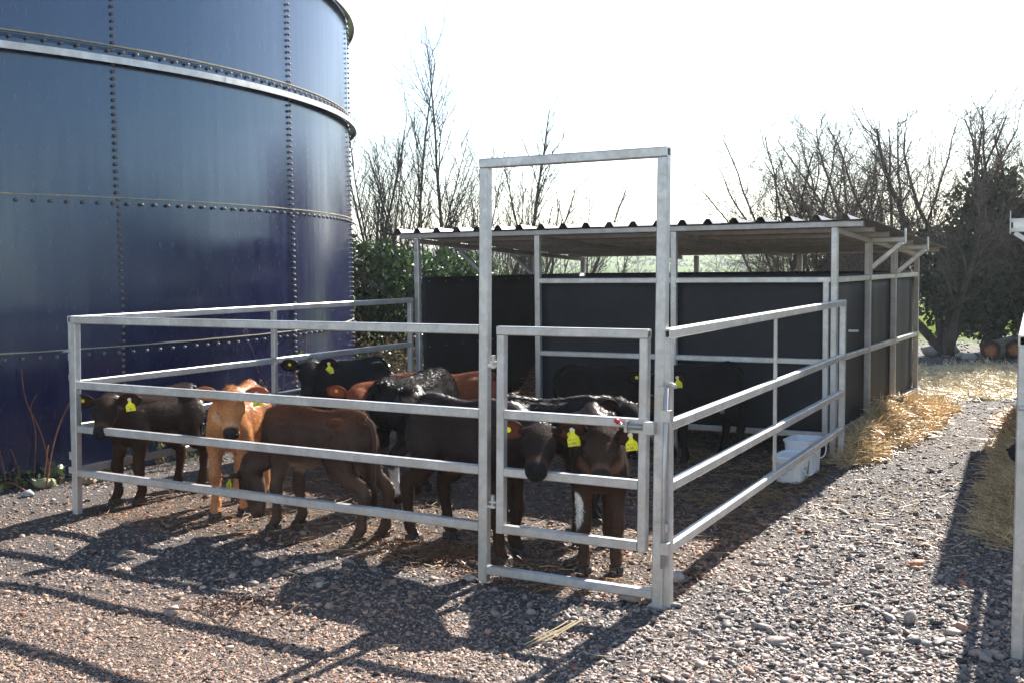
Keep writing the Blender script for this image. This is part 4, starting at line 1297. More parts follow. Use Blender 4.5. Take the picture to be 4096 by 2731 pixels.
sapling(-1.25, 16.6, 3.9, 'slender bare sapling between the two tallest ones', 112, (-.03, 0), r=.026)
sapling(-.62, 16.8, 3.4, 'slender bare sapling right of the tallest one, curving left', 113, (.10, 0), r=.026)
sapling(-1.68, 15.0, 3.5, 'slender bare sapling left of the second tallest one', 114, (-.06, 0), 2, r=.024)
sapling(1.15, 18.2, 2.8, 'lowest bare sapling inside the gate frame, beside its right post', 115, (.2, 0), 2, .026)
sapling(-.15, 17.2, 3.2, 'thin bare sapling seen just inside the left post of the gate frame', 116, (.0, 0), 3, .024)
sapling(-2.25, 14.9, 2.6, 'thin dark bare stem touching the edge of the blue tank', 117, (-.02, 0), 2, .026)
sapling(-1.55, 15.6, 3.5, 'thicket of bare stems rising behind the evergreen shrub, right part', 118, (.05, 0), 6, .024)
sapling(-.75, 16.2, 3.0, 'thicket of bare stems left of the left gate post', 119, (0, 0), 6, .024)
sapling(.25, 16.9, 2.5, 'low thicket of bare stems inside the gate frame', 120, (0, 0), 5, .022)

def shrub(name, label, x, y, blobs, seed, nleaf, size, col, grp=None, stems=6, hh=1.6):
    rg = np.random.default_rng(seed); t = thing(name, label, 'shrub', (x, y, gz(x, y)), grp)
    pts = []
    tot = sum(b[6] for b in blobs)
    for (bx, by, bz, rx, ry, rz, wgt) in blobs:
        m = int(nleaf * wgt / tot)
        pts.append(clump_pts(rg, (bx, by, bz), (rx, ry, rz), max(4, m // 16), 16, .075))
    P = np.concatenate(pts)
    V, F_, C_ = leaves(P, size, rg, col)
    np_obj('foliage', V, F_, M['leaf'], C_, t, False, 'stuff')
    segs = []
    for k in range(stems):
        a = rg.uniform(0, 6.28)
        grow(segs, (x + rg.uniform(-.4, .4), y + rg.uniform(-.2, .2), gz(x, y)), (.4 * math.cos(a), .3 * math.sin(a), 1), hh, .03, 0, rg, MULTI)
    emit_tree(t, segs, rg, (.07, .055, .045), 1)
    return t
shrub('evergreen_shrub', 'leafy dark evergreen shrub between the blue tank and the shelter', -1.5, 14.0,
      [(-1.75, 14.0, 1.25, .55, .5, .70, 4), (-1.2, 14.0, 1.0, .5, .5, .75, 3), (-2.1, 14.2, .8, .5, .4, .75, 3), (-1.5, 13.9, .5, .8, .5, .5, 2.5)], 201, 7200, .070, (.048, .088, .024))
shrub('evergreen_shrub', 'smaller leafy evergreen shrub seen under the shelter roof', -.65, 14.6,
      [(-.75, 14.6, 1.35, .5, .4, .45, 3), (-.3, 14.8, 1.15, .45, .4, .40, 2), (-.8, 14.6, .7, .6, .4, .6, 2)], 202, 3000, .068, (.055, .105, .028))

def multi(x, y, h, stems, label, seed, spread=.5, r=.06, cfg=MULTI, ivy=(), grp='bare trees along the right side', leanv=(0, 0)):
    rg = np.random.default_rng(seed); t = thing('bare_tree', label, 'tree', (x, y, gz(x, y)), grp)
    segs = []
    for k in range(stems):
        a = 2 * PI * (k + rg.uniform(-.3, .3)) / stems; sp = rg.uniform(.35, 1.0) * spread
        grow(segs, (x + .04 * math.cos(a), y + .04 * math.sin(a), gz(x, y) - .05), (sp * math.cos(a) + leanv[0], sp * math.sin(a) * .8 + leanv[1], 1), h * rg.uniform(.75, 1.0), r * rg.uniform(.7, 1), 0, rg, cfg)
    emit_tree(t, segs, rg, (.075, .060, .050), 1, (.15, .115, .09))
    if ivy:
        P = np.concatenate([clump_pts(rg, b[:3], b[3:6], max(4, int(b[6]) // 14), 14, .09) for b in ivy])
        V, F_, C_ = leaves(P, .085, rg, (.028, .05, .017))
        np_obj('ivy', V, F_, M['leaf'], C_, t, False, 'stuff')
    return t
multi(5.2, 20.2, 4.3, 10, 'leftmost bare tree of the right hand row, rising over the shelter roof', 351, .32, .05)
multi(5.75, 19.8, 4.3, 10, 'open bare tree with many stems above the right end of the shelter roof', 341, .36, .05)
multi(6.45, 19.2, 4.4, 9, 'tall bare tree in the middle of the right hand row', 342, .36, .055)
multi(7.15, 18.2, 4.2, 6, 'bare tree with a leaning trunk and ivy by the cut logs', 303, .50, .085, ivy=[(7.35, 18.3, 1.2, .7, .5, .9, 2600), (6.9, 18.6, 1.5, .4, .4, .8, 900), (7.8, 18.6, .9, .6, .4, .7, 1800)])
multi(8.15, 18.8, 4.3, 8, 'dense bare tree smothered in ivy at the right edge', 304, .42, .06, ivy=[(8.1, 18.7, 1.7, .9, .6, 1.4, 6500), (8.7, 18.7, 1.3, .7, .5, 1.1, 3000), (7.7, 18.7, 1.2, .6, .5, 1.0, 2200)])
multi(9.3, 19.6, 4.6, 8, 'bare tree cut off by the right picture edge', 305, .42, .06, ivy=[(9.2, 19.4, 1.8, .8, .5, 1.5, 3500)])
rg = np.random.default_rng(330); P = []
for (x, y) in ((10.9, 17.5), (12.0, 16.0), (13.2, 13.6), (14.4, 11.0), (15.2, 8.0), (15.6, 5.0), (15.8, 2.0)):
    P.append(clump_pts(rg, (x, y, 1.7), (1.1, 1.1, 1.7), 150, 12, .13))
V, F_, C_ = leaves(np.concatenate(P), .12, rg, (.05, .05, .03))
np_obj('hedge', V, F_, M['leaf'], C_, None, False, 'stuff', 'dark hedge carrying on to the right beyond the bare trees', 'hedge')

# field trees and hedgerows far behind the shelter
FARCFG = dict(n=[1, 12, 7], seg=[6, 5, 3], wig=[.06, .12, .18], up=[.02, .04, .03], ref=[8., 3.5, 1.6], lo=[.3, .15], ang=[(25, 60), (25, 60)], lr=[.5, .5], rr=.5, rmin=.03)
for i, (x, y, h, lb) in enumerate(((13.5, 118, 6.0, 'round headed bare tree alone in the far field, left of the right gate frame post'), (9.0, 122, 4.4, 'small bare far field tree seen under the middle of the shelter roof'), (17.5, 122, 5.2, 'far field tree just right of the right gate frame post'),
                                  (24, 130, 5, 'far field tree with its neighbour hidden, left of the rear shelter post'), (31, 150, 6, 'far field tree under the right half of the shelter roof'))):
    x, y, h = x * 2, y * 2, h * 1.15; rg = np.random.default_rng(400 + i); t = thing('field_tree', lb, 'tree', (x, y, gz(x, y)), 'far field trees')
    segs = []; grow(segs, (x, y, gz(x, y)), (0, 0, 1), h, .16, 0, rg, FARCFG)
    s2 = []; grow(s2, (x, y, gz(x, y) + .3), (.4, 0, 1), h * .85, .12, 0, rg, FARCFG); segs += [(*q[:4], q[4] + 1) for q in s2]  # second stem, raised a level so it is built into the crown mesh
    emit_tree(t, segs, rg)
rg = np.random.default_rng(450)
hp_ = []
for (y0, x0, x1, hh) in ((150, -70, 110, 1.0), (230, -110, 170, 1.6), (330, -160, 240, 2.2), (470, -220, 340, 3.0), (640, -300, 460, 4)):
    m = 2200
    x = rg.uniform(x0, x1, m); y = y0 + .06 * x + 6 * np.sin(x / 37 + y0) + rg.normal(0, 1.0, m)
    hp_.append(np.stack([x, y, ground_z(x, y) + hh * rg.random(m) ** .8 * (.7 + .3 * np.sin(x / 9 + y0)), np.full(m, hh)], 1))
hp_ = np.concatenate(hp_)
V, F_, C_ = leaves(hp_[:, :3], 1.0, rg, (.075, .072, .055), .3)
ctr_ = np.repeat(hp_[:, :3], 4, 0); V = ctr_ + (V - ctr_) * np.repeat(hp_[:, 3:4], 4, 0) * .45
np_obj('hedgerow', V, F_, M['leaf'], C_, None, False, 'stuff', 'far hedgerows dividing the green fields behind the shelter', 'hedgerow')

# dead weeds, bramble and dry stems
def weed_patch(label, spots, seed, n, h, spread, cat='weeds', name='dry_weeds', green=.25, leaf=400):
    rg = np.random.default_rng(seed); x0, y0 = spots[0]
    t = thing(name, label, cat, (x0, y0, gz(x0, y0)))
    segs = []
    cfg = dict(n=[1, 3.5], seg=[6, 3], wig=[.12, .2], up=[.0, .02], ref=[.8, .3], lo=[.25], ang=[(25, 60)], lr=[.35], rr=.6, rmin=.0016)
    lp = []
    for k in range(n):
        sx, sy = spots[rg.integers(len(spots))]; x, y = sx + rg.normal(0, spread[0]), sy + rg.normal(0, spread[1])
        grow(segs, (x, y, gz(x, y)), (rg.normal(0, .35), rg.normal(0, .35), 1), h * rg.uniform(.4, 1.2), .0035, 0, rg, cfg)
    S = segs
    V, F_ = frustums([s[0] for s in S], [s[1] for s in S], [s[2] for s in S], [max(s[3], .0012) for s in S], 3)
    cc = np.where(rg.random((len(S), 1)) < .5, np.array([[.30, .21, .12]]), np.array([[.17, .085, .05]])) * rg.uniform(.6, 1.4, (len(S), 1))
    np_obj('stem', V, F_, M['straw'], np.repeat(cc, 6, 0), t, False, 'stuff')
    P = np.array([S[i][1] for i in rg.integers(0, len(S), leaf)]) + rg.normal(0, .02, (leaf, 3))
    V, F_, C_ = leaves(P, .035, rg, (.14, .12, .06), .5)
    g = np.repeat(rg.random(leaf) < green, 4); C_[g] = np.array([.10, .16, .03]) * rg.uniform(.6, 1.3, (int(g.sum()), 1))
    np_obj('foliage', V, F_, M['leaf'], C_, t, False, 'stuff')
    return t
weed_patch('tangle of dry stems and bramble between the tank and the shelter', [(-1.5, 12.6), (-1.2, 12.2), (-1.0, 12.9), (-.75, 12.4)], 501, 240, .85, (.30, .35), leaf=2200, green=.2)
weed_patch('low dry weeds along the foot of the blue tank, behind the left rails', [(-2.65, 8.9), (-2.4, 9.4), (-2.2, 9.9), (-2.9, 8.6)], 502, 60, .34, (.12, .15), leaf=450, green=.5)
weed_patch('dry stems rising against the blue tank behind the tan calf', [(-2.05, 9.6), (-1.9, 9.9)], 503, 14, .95, (.12, .1), leaf=30)
weed_patch('mossy weeds and dead leaves at the foot of the tank, left edge', [(-3.3, 7.95), (-3.55, 7.85), (-3.75, 7.8), (-3.0, 8.1)], 504, 40, .13, (.10, .06), leaf=420, green=.45)
# bare reddish stems left of the corner post
t = thing('dry_weeds', 'few tall reddish bare stems against the tank at the left edge', 'weeds', (-3.45, 7.85, 0))
for pts, r in (([(-3.36, 7.98, 0), (-3.40, 7.95, .35), (-3.50, 7.93, .62), (-3.52, 7.92, .86)], .006), ([(-3.33, 7.80, 0), (-3.29, 7.85, .28), (-3.24, 7.9, .48), (-3.13, 7.9, .68)], .0065),
               ([(-3.37, 7.85, 0), (-3.34, 7.9, .30)], .005), ([(-3.52, 7.85, 0), (-3.60, 7.9, .25), (-3.74, 7.9, .42)], .006), ([(-3.48, 7.95, 0), (-3.47, 8.0, .35), (-3.5, 8.0, .55), (-3.44, 7.98, .66)], .005),
               ([(-3.43, 7.7, .01), (-3.56, 7.75, .06), (-3.8, 7.85, .02)], .006), ([(-3.6, 7.8, 0), (-3.66, 7.82, .3), (-3.78, 7.85, .48)], .005)):
    m = MB(); pp = catmull(pts, 4); m.tube(pp, [r * q for q in np.linspace(1, .55, len(pp))], 6)
    m.c = [(.20, .085, .045)] * len(m.v); m.build('stem', M['bark'], t, True)

# ================================================================== GRAVEL AND STRAW
ICO = None
def ico():
    p = (1 + 5 ** .5) / 2
    v = np.array([(-1, p, 0), (1, p, 0), (-1, -p, 0), (1, -p, 0), (0, -1, p), (0, 1, p), (0, -1, -p), (0, 1, -p), (p, 0, -1), (p, 0, 1), (-p, 0, -1), (-p, 0, 1)], float)
    f = np.array([(0, 11, 5), (0, 5, 1), (0, 1, 7), (0, 7, 10), (0, 10, 11), (1, 5, 9), (5, 11, 4), (11, 10, 2), (10, 7, 6), (7, 1, 8), (3, 9, 4), (3, 4, 2), (3, 2, 6), (3, 6, 8), (3, 8, 9), (4, 9, 5), (2, 4, 11), (6, 2, 10), (8, 6, 7), (9, 8, 1)])
    return v / np.linalg.norm(v[0]), f
def cubeish():
    v = np.array([(x, y, z) for x in (-1, 1) for y in (-1, 1) for z in (-1, 1)], float) / 1.5
    f = np.array([(0, 1, 3), (0, 3, 2), (4, 6, 7), (4, 7, 5), (0, 4, 5), (0, 5, 1), (2, 3, 7), (2, 7, 6), (0, 2, 6), (0, 6, 4), (1, 5, 7), (1, 7, 3)])
    return v, f
def octa():
    v = np.array([(1, 0, 0), (-1, 0, 0), (0, 1, 0), (0, -1, 0), (0, 0, 1), (0, 0, -1)], float)
    return v[:5] * np.array([1, 1, 1.0]) - np.array([0, 0, .25]), np.array([(0, 2, 4), (2, 1, 4), (1, 3, 4), (3, 0, 4)])      # set into the ground, no underside
def stones(P, size, rg, tmpl, cols, flat=(.35, .8)):
    tv, tf = tmpl; n, k = len(P), len(tv)
    jit = tv[None] * rg.uniform(.62, 1.25, (n, k, 1)) + rg.normal(0, .10, (n, k, 3))
    sc = np.stack([rg.uniform(.8, 1.5, n), rg.uniform(.6, 1.0, n), rg.uniform(*flat, n)], 1)
    v = jit * sc[:, None, :]
    # random tilt then yaw
    tx, ty, yz = rg.normal(0, .28, n), rg.normal(0, .28, n), rg.uniform(0, 6.28, n)
    cx_, sx_, cy_, sy_, cz, sz = np.cos(tx), np.sin(tx), np.cos(ty), np.sin(ty), np.cos(yz), np.sin(yz)
    x, y, z = v[..., 0], v[..., 1], v[..., 2]
    y, z = y * cx_[:, None] - z * sx_[:, None], y * sx_[:, None] + z * cx_[:, None]
    x, z = x * cy_[:, None] + z * sy_[:, None], -x * sy_[:, None] + z * cy_[:, None]
    x, y = x * cz[:, None] - y * sz[:, None], x * sz[:, None] + y * cz[:, None]
    v = np.stack([x, y, z], -1) * size[:, None, None] * .5 + P[:, None, :]
    F_ = (tf[None] + (np.arange(n) * k)[:, None, None]).reshape(-1, 3)
    return v.reshape(-1, 3), F_, np.repeat(cols, k, 0)

PAL = np.array([(.165, .158, .16), (.235, .218, .21), (.30, .245, .215), (.105, .102, .105), (.065, .064, .067), (.35, .285, .235), (.265, .18, .145), (.20, .182, .178), (.29, .125, .08), (.42, .385, .35)])
PAL = PAL * np.array([1.05, .98, .93])
PW = np.array([.20, .17, .14, .15, .11, .06, .06, .08, .01, .02]); PW = PW / PW.sum()
PEN = np.array([P1, G1, G2, R1, R2, S4, S1])
rg = np.random.default_rng(77)
def scatter(n, y0, y1, slack):
    """uniform in the wedge seen from the eye, widened to both sides; density falls with distance"""
    u = rg.random(n)
    y = 1 / (1 / y0 + u * (1 / y1 - 1 / y0))
    x = rg.uniform(-1, 1, n) * (.5 * y + slack)
    return x, y
def yard_ok(x, y): return (np.hypot(x - TC[0], y - TC[1]) > TR + .04)
VV, FF, CC = [], [], []; off = 0
def push(v, f, c):
    global off
    VV.append(v); FF.append(f + off); CC.append(c); off += len(v)
def gcol(x, y, n):
    c = PAL[rg.choice(len(PAL), n, p=PW)] * rg.uniform(.75, 1.25, (n, 1))
    k = vnoise(np.stack([x, y, 0 * x], 1), 1.1, 3)
    c = c * (1 + .16 * k)[:, None]
    pen = inside(x, y, PEN)
    c[pen] = c[pen] * np.array([.98, .80, .69]) * .9
    warm = np.clip(fines(x, y) + .5 * sstep(.6, -1.0, x), 0, 1)[:, None]
    c = c * (1 - warm) + c * np.array([1.2, 1.0, .86]) * warm
    return np.clip(c, .02, .6)
def layer(n, y1, mu, sg, lo, hi, tmpl, flat, bias, sink, thin, only=False):
    x, y = scatter(n, 3.0, y1, .8); k = yard_ok(x, y)
    if only: k &= rg.random(n) < fines(x, y) * 1.2 + .04
    if bias:      # coarser stone towards the track on the right
        q = vnoise(np.stack([x, y, 0 * x], 1), .8, 6) * .5 + .55 * sstep(-.5, 1.6, x) + .25
        k &= rg.random(n) < np.clip(q, .12, 1)
    k &= rg.random(n) > fines(x, y) * thin
    x, y = x[k], y[k]
    sz = np.clip(np.exp(rg.normal(mu, sg, len(x))), lo, hi)
    v, f, c = stones(np.stack([x, y, ground_z(x, y) + sz * sink], 1), sz, rg, tmpl, gcol(x, y, len(x)), flat); push(v, f, c)
layer(125000, 12.0, -4.15, .30, .008, .026, octa(), (.4, .9), False, .10, .1)
layer(110000, 7.5, -4.6, .25, .006, .014, octa(), (.5, .9), False, .12, 0, True)
layer(40000, 13.0, -3.70, .25, .015, .038, cubeish(), (.25, .55), True, .10, .65)
layer(8000, 12.0, -3.2, .28, .026, .075, ico(), (.25, .55), True, .10, .85)
x, y = scatter(9000, 12.0, 24.0, .5); k = yard_ok(x, y); x, y = x[k], y[k]
sz = np.clip(np.exp(rg.normal(-3.1, .35, len(x))), .02, .1)
v, f, c = stones(np.stack([x, y, ground_z(x, y) + sz * .1], 1), sz, rg, cubeish(), gcol(x, y, len(x)), (.3, .7)); push(v, f, c)
np_obj('gravel', np.concatenate(VV), np.concatenate(FF), M['stone'], np.concatenate(CC), None, False, 'stuff', 'loose grey and pink crushed stone gravel covering the yard', 'gravel')

# single stones one can pick out
def stone(x, y, s, col, label, flat=.6, seed=0, z=None, group=None, name='stone'):
    rg_ = np.random.default_rng(seed); v, f = ico()
    V = v * rg_.uniform(.72, 1.22, (12, 1)) + rg_.normal(0, .10, v.shape); F_ = f
    a = rg_.uniform(0, 6.28); V = V * np.array([1.15, .85, flat]) * s / 2
    V = np.stack([V[:, 0] * math.cos(a) - V[:, 1] * math.sin(a), V[:, 0] * math.sin(a) + V[:, 1] * math.cos(a), V[:, 2]], 1)
    o = link(bpy.data.objects.new(name, np_mesh(name, V, np.array(F_), M['stone'], np.tile(np.array(col), (len(V), 1)) * rg_.uniform(.85, 1.15, (len(V), 1)))))
    o.location = (x, y, (gz(x, y) if z is None else z) + s * flat * .30)
    return tag(o, label, 'stone', group)
stone(.41, 3.92, .085, (.42, .31, .21), 'sandy brown rounded stone at the bottom edge, right of centre', .6, 1)
stone(1.69, 4.65, .075, (.30, .26, .23), 'upright grey brown stone standing out of the gravel near the right edge', 1.0, 2)
stone(1.80, 4.25, .075, (.33, .25, .21), 'pinkish tilted slab of stone in the lower right gravel', .5, 3)
stone(1.83, 4.52, .09, (.36, .29, .25), 'long pale pink stone lying flat in the lower right gravel', .35, 12)
stone(1.87, 4.55, .07, (.36, .19, .13), 'brick red stone close beside the right edge post', .7, 4)
stone(2.03, 5.50, .075, (.40, .18, .10), 'small orange brown stone in the shadow by the right edge post', .6, 5)
stone(.80, 5.35, .10, (.33, .30, .29), 'big pale grey stone just right of the gate corner posts', .6, 6)
stone(.53, 5.00, .10, (.32, .25, .22), 'brownish stone tucked behind the right gate post', .8, 7)
stone(-3.35, 7.55, .10, (.33, .32, .33), 'large grey stone left of the corner post', .6, 8)
stone(-.22, 5.42, .07, (.46, .40, .36), 'flat pale stone at the foot of the left gate post', .5, 9)
stone(-1.55, 4.92, .09, (.36, .26, .22), 'flat pinkish stone left of the dung, beyond the long rail shadow', .45, 10)
stone(-.95, 5.3, .06, (.45, .40, .36), 'white pebble in the trampled ground in front of the rails', .6, 11)
for i, (x, y, s, lb) in enumerate(((6.95, 18.3, .34, 'flat pale boulder beside the logs, leftmost'), (7.30, 18.45, .36, 'rough pale boulder beside the logs, middle'), (7.2, 17.7, .20, 'small pale boulder in front of the others'), (7.12, 17.25, .30, 'grey block leaning against the left log'), (6.6, 18.5, .26, 'low grey boulder at the foot of the ivy'))):
    stone(x, y, s, (.30, .28, .25), lb, .62, 30 + i)
# broken stone and clods by the tank
stone(-3.36, 7.86, .17, (.24, .225, .12), 'mossy yellowish slab of rock at the foot of the tank, left edge', .55, 40)
stone(-3.66, 7.80, .12, (.22, .24, .10), 'mossy lump at the far left by the tank', .6, 41)
stone(-3.10, 7.98, .15, (.24, .17, .11), 'brown clod of earth and leaves left of the corner post', .5, 42)

def straw_mesh(P, L, rg, lie=.25, wid=.0022, dirs=None, cols=None, bend=.18):
    n = len(P)
    d = rg.normal(size=(n, 3)) if dirs is None else dirs + rg.normal(0, .45, (n, 3))
    d[:, 2] *= lie; d /= np.linalg.norm(d, axis=1, keepdims=True)
    b = rg.normal(0, 1, (n, 3)); b[:, 2] *= .4
    L = L[:, None]
    p0, p2 = P - d * L / 2, P + d * L / 2
    p1 = P + b * L * bend * .3
    for q in (p0, p1, p2):
        q[:, 2] = np.maximum(q[:, 2], .004)
    w_ = np.full(n, wid) * rg.uniform(.6, 1.4, n)
    V1, F1 = frustums(p0, p1, w_, w_, 3); V2, F2 = frustums(p1, p2, w_, w_ * .7, 3)
    if cols is None:
        cols = np.array([.62, .42, .19]) * rg.uniform(.5, 1.25, (n, 1)) * (1 + rg.normal(0, .06, (n, 3)))
    c = np.clip(np.repeat(cols, 6, 0), .01, .95)
    return np.concatenate([V1, V2]), np.concatenate([F1, F2 + len(V1)]), np.concatenate([c, c])

def heap(name, label, lumps, n, seed, L=(.10, .30), cols=None, base_col=(.42, .25, .10), cat='straw', wid=.0023):
    """straw heap: rounded core plus loose stalks over it"""
    rg_ = np.random.default_rng(seed); hx = lambda x, y: sum(h * np.exp(-(((x - cx_) * math.cos(a) + (y - cy_) * math.sin(a)) / ra) ** 2 - ((-(x - cx_) * math.sin(a) + (y - cy_) * math.cos(a)) / rb) ** 2) for cx_, cy_, ra, rb, a, h in lumps)
    P = []; wts = np.array([l[2] * l[3] for l in lumps]); wts /= wts.sum()
    for l, w_ in zip(lumps, wts):
        m = int(n * w_); r = np.sqrt(rg_.random(m)) * 1.55; th = rg_.uniform(0, 6.28, m)
        ex, ey = r * np.cos(th) * l[2], r * np.sin(th) * l[3]
        P.append(np.stack([l[0] + ex * math.cos(l[4]) - ey * math.sin(l[4]), l[1] + ex * math.sin(l[4]) + ey * math.cos(l[4])], 1))
    P = np.concatenate(P); hh = hx(P[:, 0], P[:, 1]) * (1 + .25 * vnoise(np.stack([P[:, 0], P[:, 1], 0 * P[:, 0]], 1), 9, seed))
    P = np.stack([P[:, 0], P[:, 1], np.maximum(hh, 0) * rg_.uniform(.75, 1.05, len(P)) + .012], 1)
    V, F_, C_ = straw_mesh(P, rg_.uniform(*L, len(P)), rg_, .35, wid, cols=None if cols is None else np.asarray(cols) * rg_.uniform(.5, 1.3, (len(P), 1)))
    # core
    xs = np.linspace(P[:, 0].min(), P[:, 0].max(), 44); ys = np.linspace(P[:, 1].min(), P[:, 1].max(), 44)
    Xc, Yc = np.meshgrid(xs, ys); Zc = hx(Xc, Yc) * .93 - .034 + .012 * vnoise(np.stack([Xc.ravel(), Yc.ravel(), 0 * Xc.ravel()], 1), 14, seed).reshape(Xc.shape)
    id_ = np.arange(44 * 44).reshape(44, 44); Fc = np.stack([id_[:-1, :-1], id_[:-1, 1:], id_[1:, 1:], id_[1:, :-1]], -1).reshape(-1, 4)
    Vc = np.stack([Xc, Yc, Zc], -1).reshape(-1, 3)
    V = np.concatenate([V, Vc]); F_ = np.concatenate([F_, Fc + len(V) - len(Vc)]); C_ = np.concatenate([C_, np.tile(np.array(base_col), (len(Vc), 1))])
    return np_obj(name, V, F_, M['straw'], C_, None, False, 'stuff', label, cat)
Bdir = math.atan2(.869, .495)
def sp(b, out): q = S4 + BdV * b + nrm2(S4 - S1) * out; return float(q[0]), float(q[1])
l1, l2, l3, l4, l5 = sp(.42, .15), sp(1.05, .19), sp(1.75, .21), sp(2.45, .19), sp(3.2, .17)
heap('straw_heap', 'golden straw heap spilling along the outer right wall of the shelter', [(*l1, .32, .11, Bdir, .20), (*l2, .32, .14, Bdir, .33), (*l3, .36, .15, Bdir, .30), (*l4, .4, .15, Bdir, .20), (*l5, .4, .15, Bdir, .10), (*sp(.05, .14), .18, .08, Bdir, .10)], 10000, 601, cols=(.86, .64, .36), base_col=(.50, .33, .16), wid=.0030)
heap('straw_heap', 'loose straw spread over the yard behind the shelter corner', [(5.0, 12.5, .5, .25, .2, .05), (6.1, 13.4, 1.2, .4, .1, .05), (5.8, 14.4, 1.1, .5, .0, .05), (6.9, 15.4, 1.2, .5, 0, .03)], 6500, 602, (.15, .4), cols=(.92, .76, .50), wid=.0034)
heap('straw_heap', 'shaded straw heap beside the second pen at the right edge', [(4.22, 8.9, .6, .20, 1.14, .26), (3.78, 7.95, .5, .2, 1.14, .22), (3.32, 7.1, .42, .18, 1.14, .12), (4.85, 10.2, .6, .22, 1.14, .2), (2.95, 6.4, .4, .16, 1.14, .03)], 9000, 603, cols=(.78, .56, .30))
# scattered single straws
rg = np.random.default_rng(610)
def loose(n, box, label, name, cols, L=(.05, .22), dirt=1.0, z=.02, poly=None, wid=.0019):
    x, y = rg.uniform(box[0], box[1], n), rg.uniform(box[2], box[3], n)
    if poly is not None:
        k = inside(x, y, np.array(poly)); x, y = x[k], y[k]
    k = yard_ok(x, y); x, y = x[k], y[k]; n = len(x)
    cl = vnoise(np.stack([x, y, 0 * x], 1), 2.2, 9) + rg.normal(0, .5, n) > .1; x, y = x[cl], y[cl]; n = len(x)
    P = np.stack([x, y, ground_z(x, y) + z + rg.uniform(-.006, .010, n)], 1)
    V, F_, C_ = straw_mesh(P, rg.uniform(*L, n) * rg.uniform(.4, 1, n), rg, .12, wid, cols=np.asarray(cols) * rg.uniform(.45, 1.25, (n, 1)) * dirt)
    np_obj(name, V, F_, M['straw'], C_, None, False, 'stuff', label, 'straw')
loose(3000, (1.0, 5.0, 5.5, 12), 'stray straws scattered on the gravel path right of the pen', 'loose_straw', (.68, .48, .24), (.05, .26), z=.026, poly=[(1.2, 5.5), (3.0, 5.2), (6.5, 12), (4.6, 12), (2.6, 8.4)])
loose(9500, (-3, 2.7, 4.9, 10.5), 'trodden straw and bedding littering the pen floor', 'bedding_straw', (.46, .27, .12), (.04, .20), z=.020, poly=PEN)
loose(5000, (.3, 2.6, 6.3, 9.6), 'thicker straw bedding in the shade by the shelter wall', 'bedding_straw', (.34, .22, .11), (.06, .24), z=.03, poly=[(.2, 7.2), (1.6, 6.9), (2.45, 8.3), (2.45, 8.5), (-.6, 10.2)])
loose(5000, (-.8, 4.2, 8.6, 13.5), 'straw bedding inside the shelter', 'bedding_straw', (.45, .30, .15), (.08, .28), z=.05, poly=[tuple(S1), tuple(S4), tuple(B3), tuple(S1 + B3 - S4)])
loose(260, (-2.6, 2.0, 3.6, 5.6), 'few stray straws on the open gravel in front of the pen', 'loose_straw', (.58, .44, .24), (.05, .16), z=.024)
# hay wisp in the shelter doorway
heap('hay_pile', 'small hay pile catching the sun inside the shelter doorway', [(.30, 11.3, .28, .24, 0, .62)], 900, 620, (.05, .16), (.55, .26, .12), (.12, .07, .04), 'hay')
# dung
heap('dung_pat', 'dark brown dung pat on the gravel in front of the front rails', [(-1.24, 4.98, .12, .08, .3, .035), (-1.38, 5.03, .08, .06, 0, .025)], 160, 630, (.02, .05), (.11, .055, .035), (.075, .04, .028), 'dung')
heap('dung_pat', 'wet trodden dung and straw just inside the rails by the left gate post', [(-.52, 5.95, .28, .10, -.5, .03), (-.25, 5.75, .2, .1, -.5, .025)], 700, 631, (.02, .07), (.20, .10, .05), (.07, .04, .025), 'dung')
# twigs on the ground
for i, (pts, lb) in enumerate((([(-1.56, 4.88, .03), (-1.42, 4.82, .035), (-1.30, 4.72, .02), (-1.26, 4.66, .012)], 'thin curved dry twig lying across the long rail shadow'),
                               ([(-1.25, 4.66, .012), (-1.22, 4.74, .05), (-1.17, 4.86, .07)], 'short dry twig sticking up from the gravel, left one'),
                               ([(-1.06, 4.70, .01), (-1.0, 4.76, .04), (-.95, 4.82, .07)], 'short dry twig sticking up from the gravel, right one'))):
    m = MB(); pp = catmull(pts, 5); m.tube(pp, [.0045 * q for q in np.linspace(1, .6, len(pp))], 6); m.c = [(.24, .15, .085)] * len(m.v)
    o = m.build('twig', M['bark'], None, True); tag(o, lb, 'twig')
t_ = [(.06, 4.38, .02), (.20, 4.55, .03), (.26, 4.66, .025)]
m = MB()
for dx, a_ in ((0, 0), (.02, .05), (-.03, -.03), (.05, -.09)):
    pp = catmull([(p[0] + dx + a_ * (p[1] - 4.5), p[1] + dx * .4, p[2] + abs(dx) * .1) for p in t_], 3); m.tube(pp, .003, 5)
m.c = [(.50, .40, .22)] * len(m.v); tag(m.build('straw_wisp', M['straw']), 'wisp of pale straw on the gravel in front of the gate', 'straw')

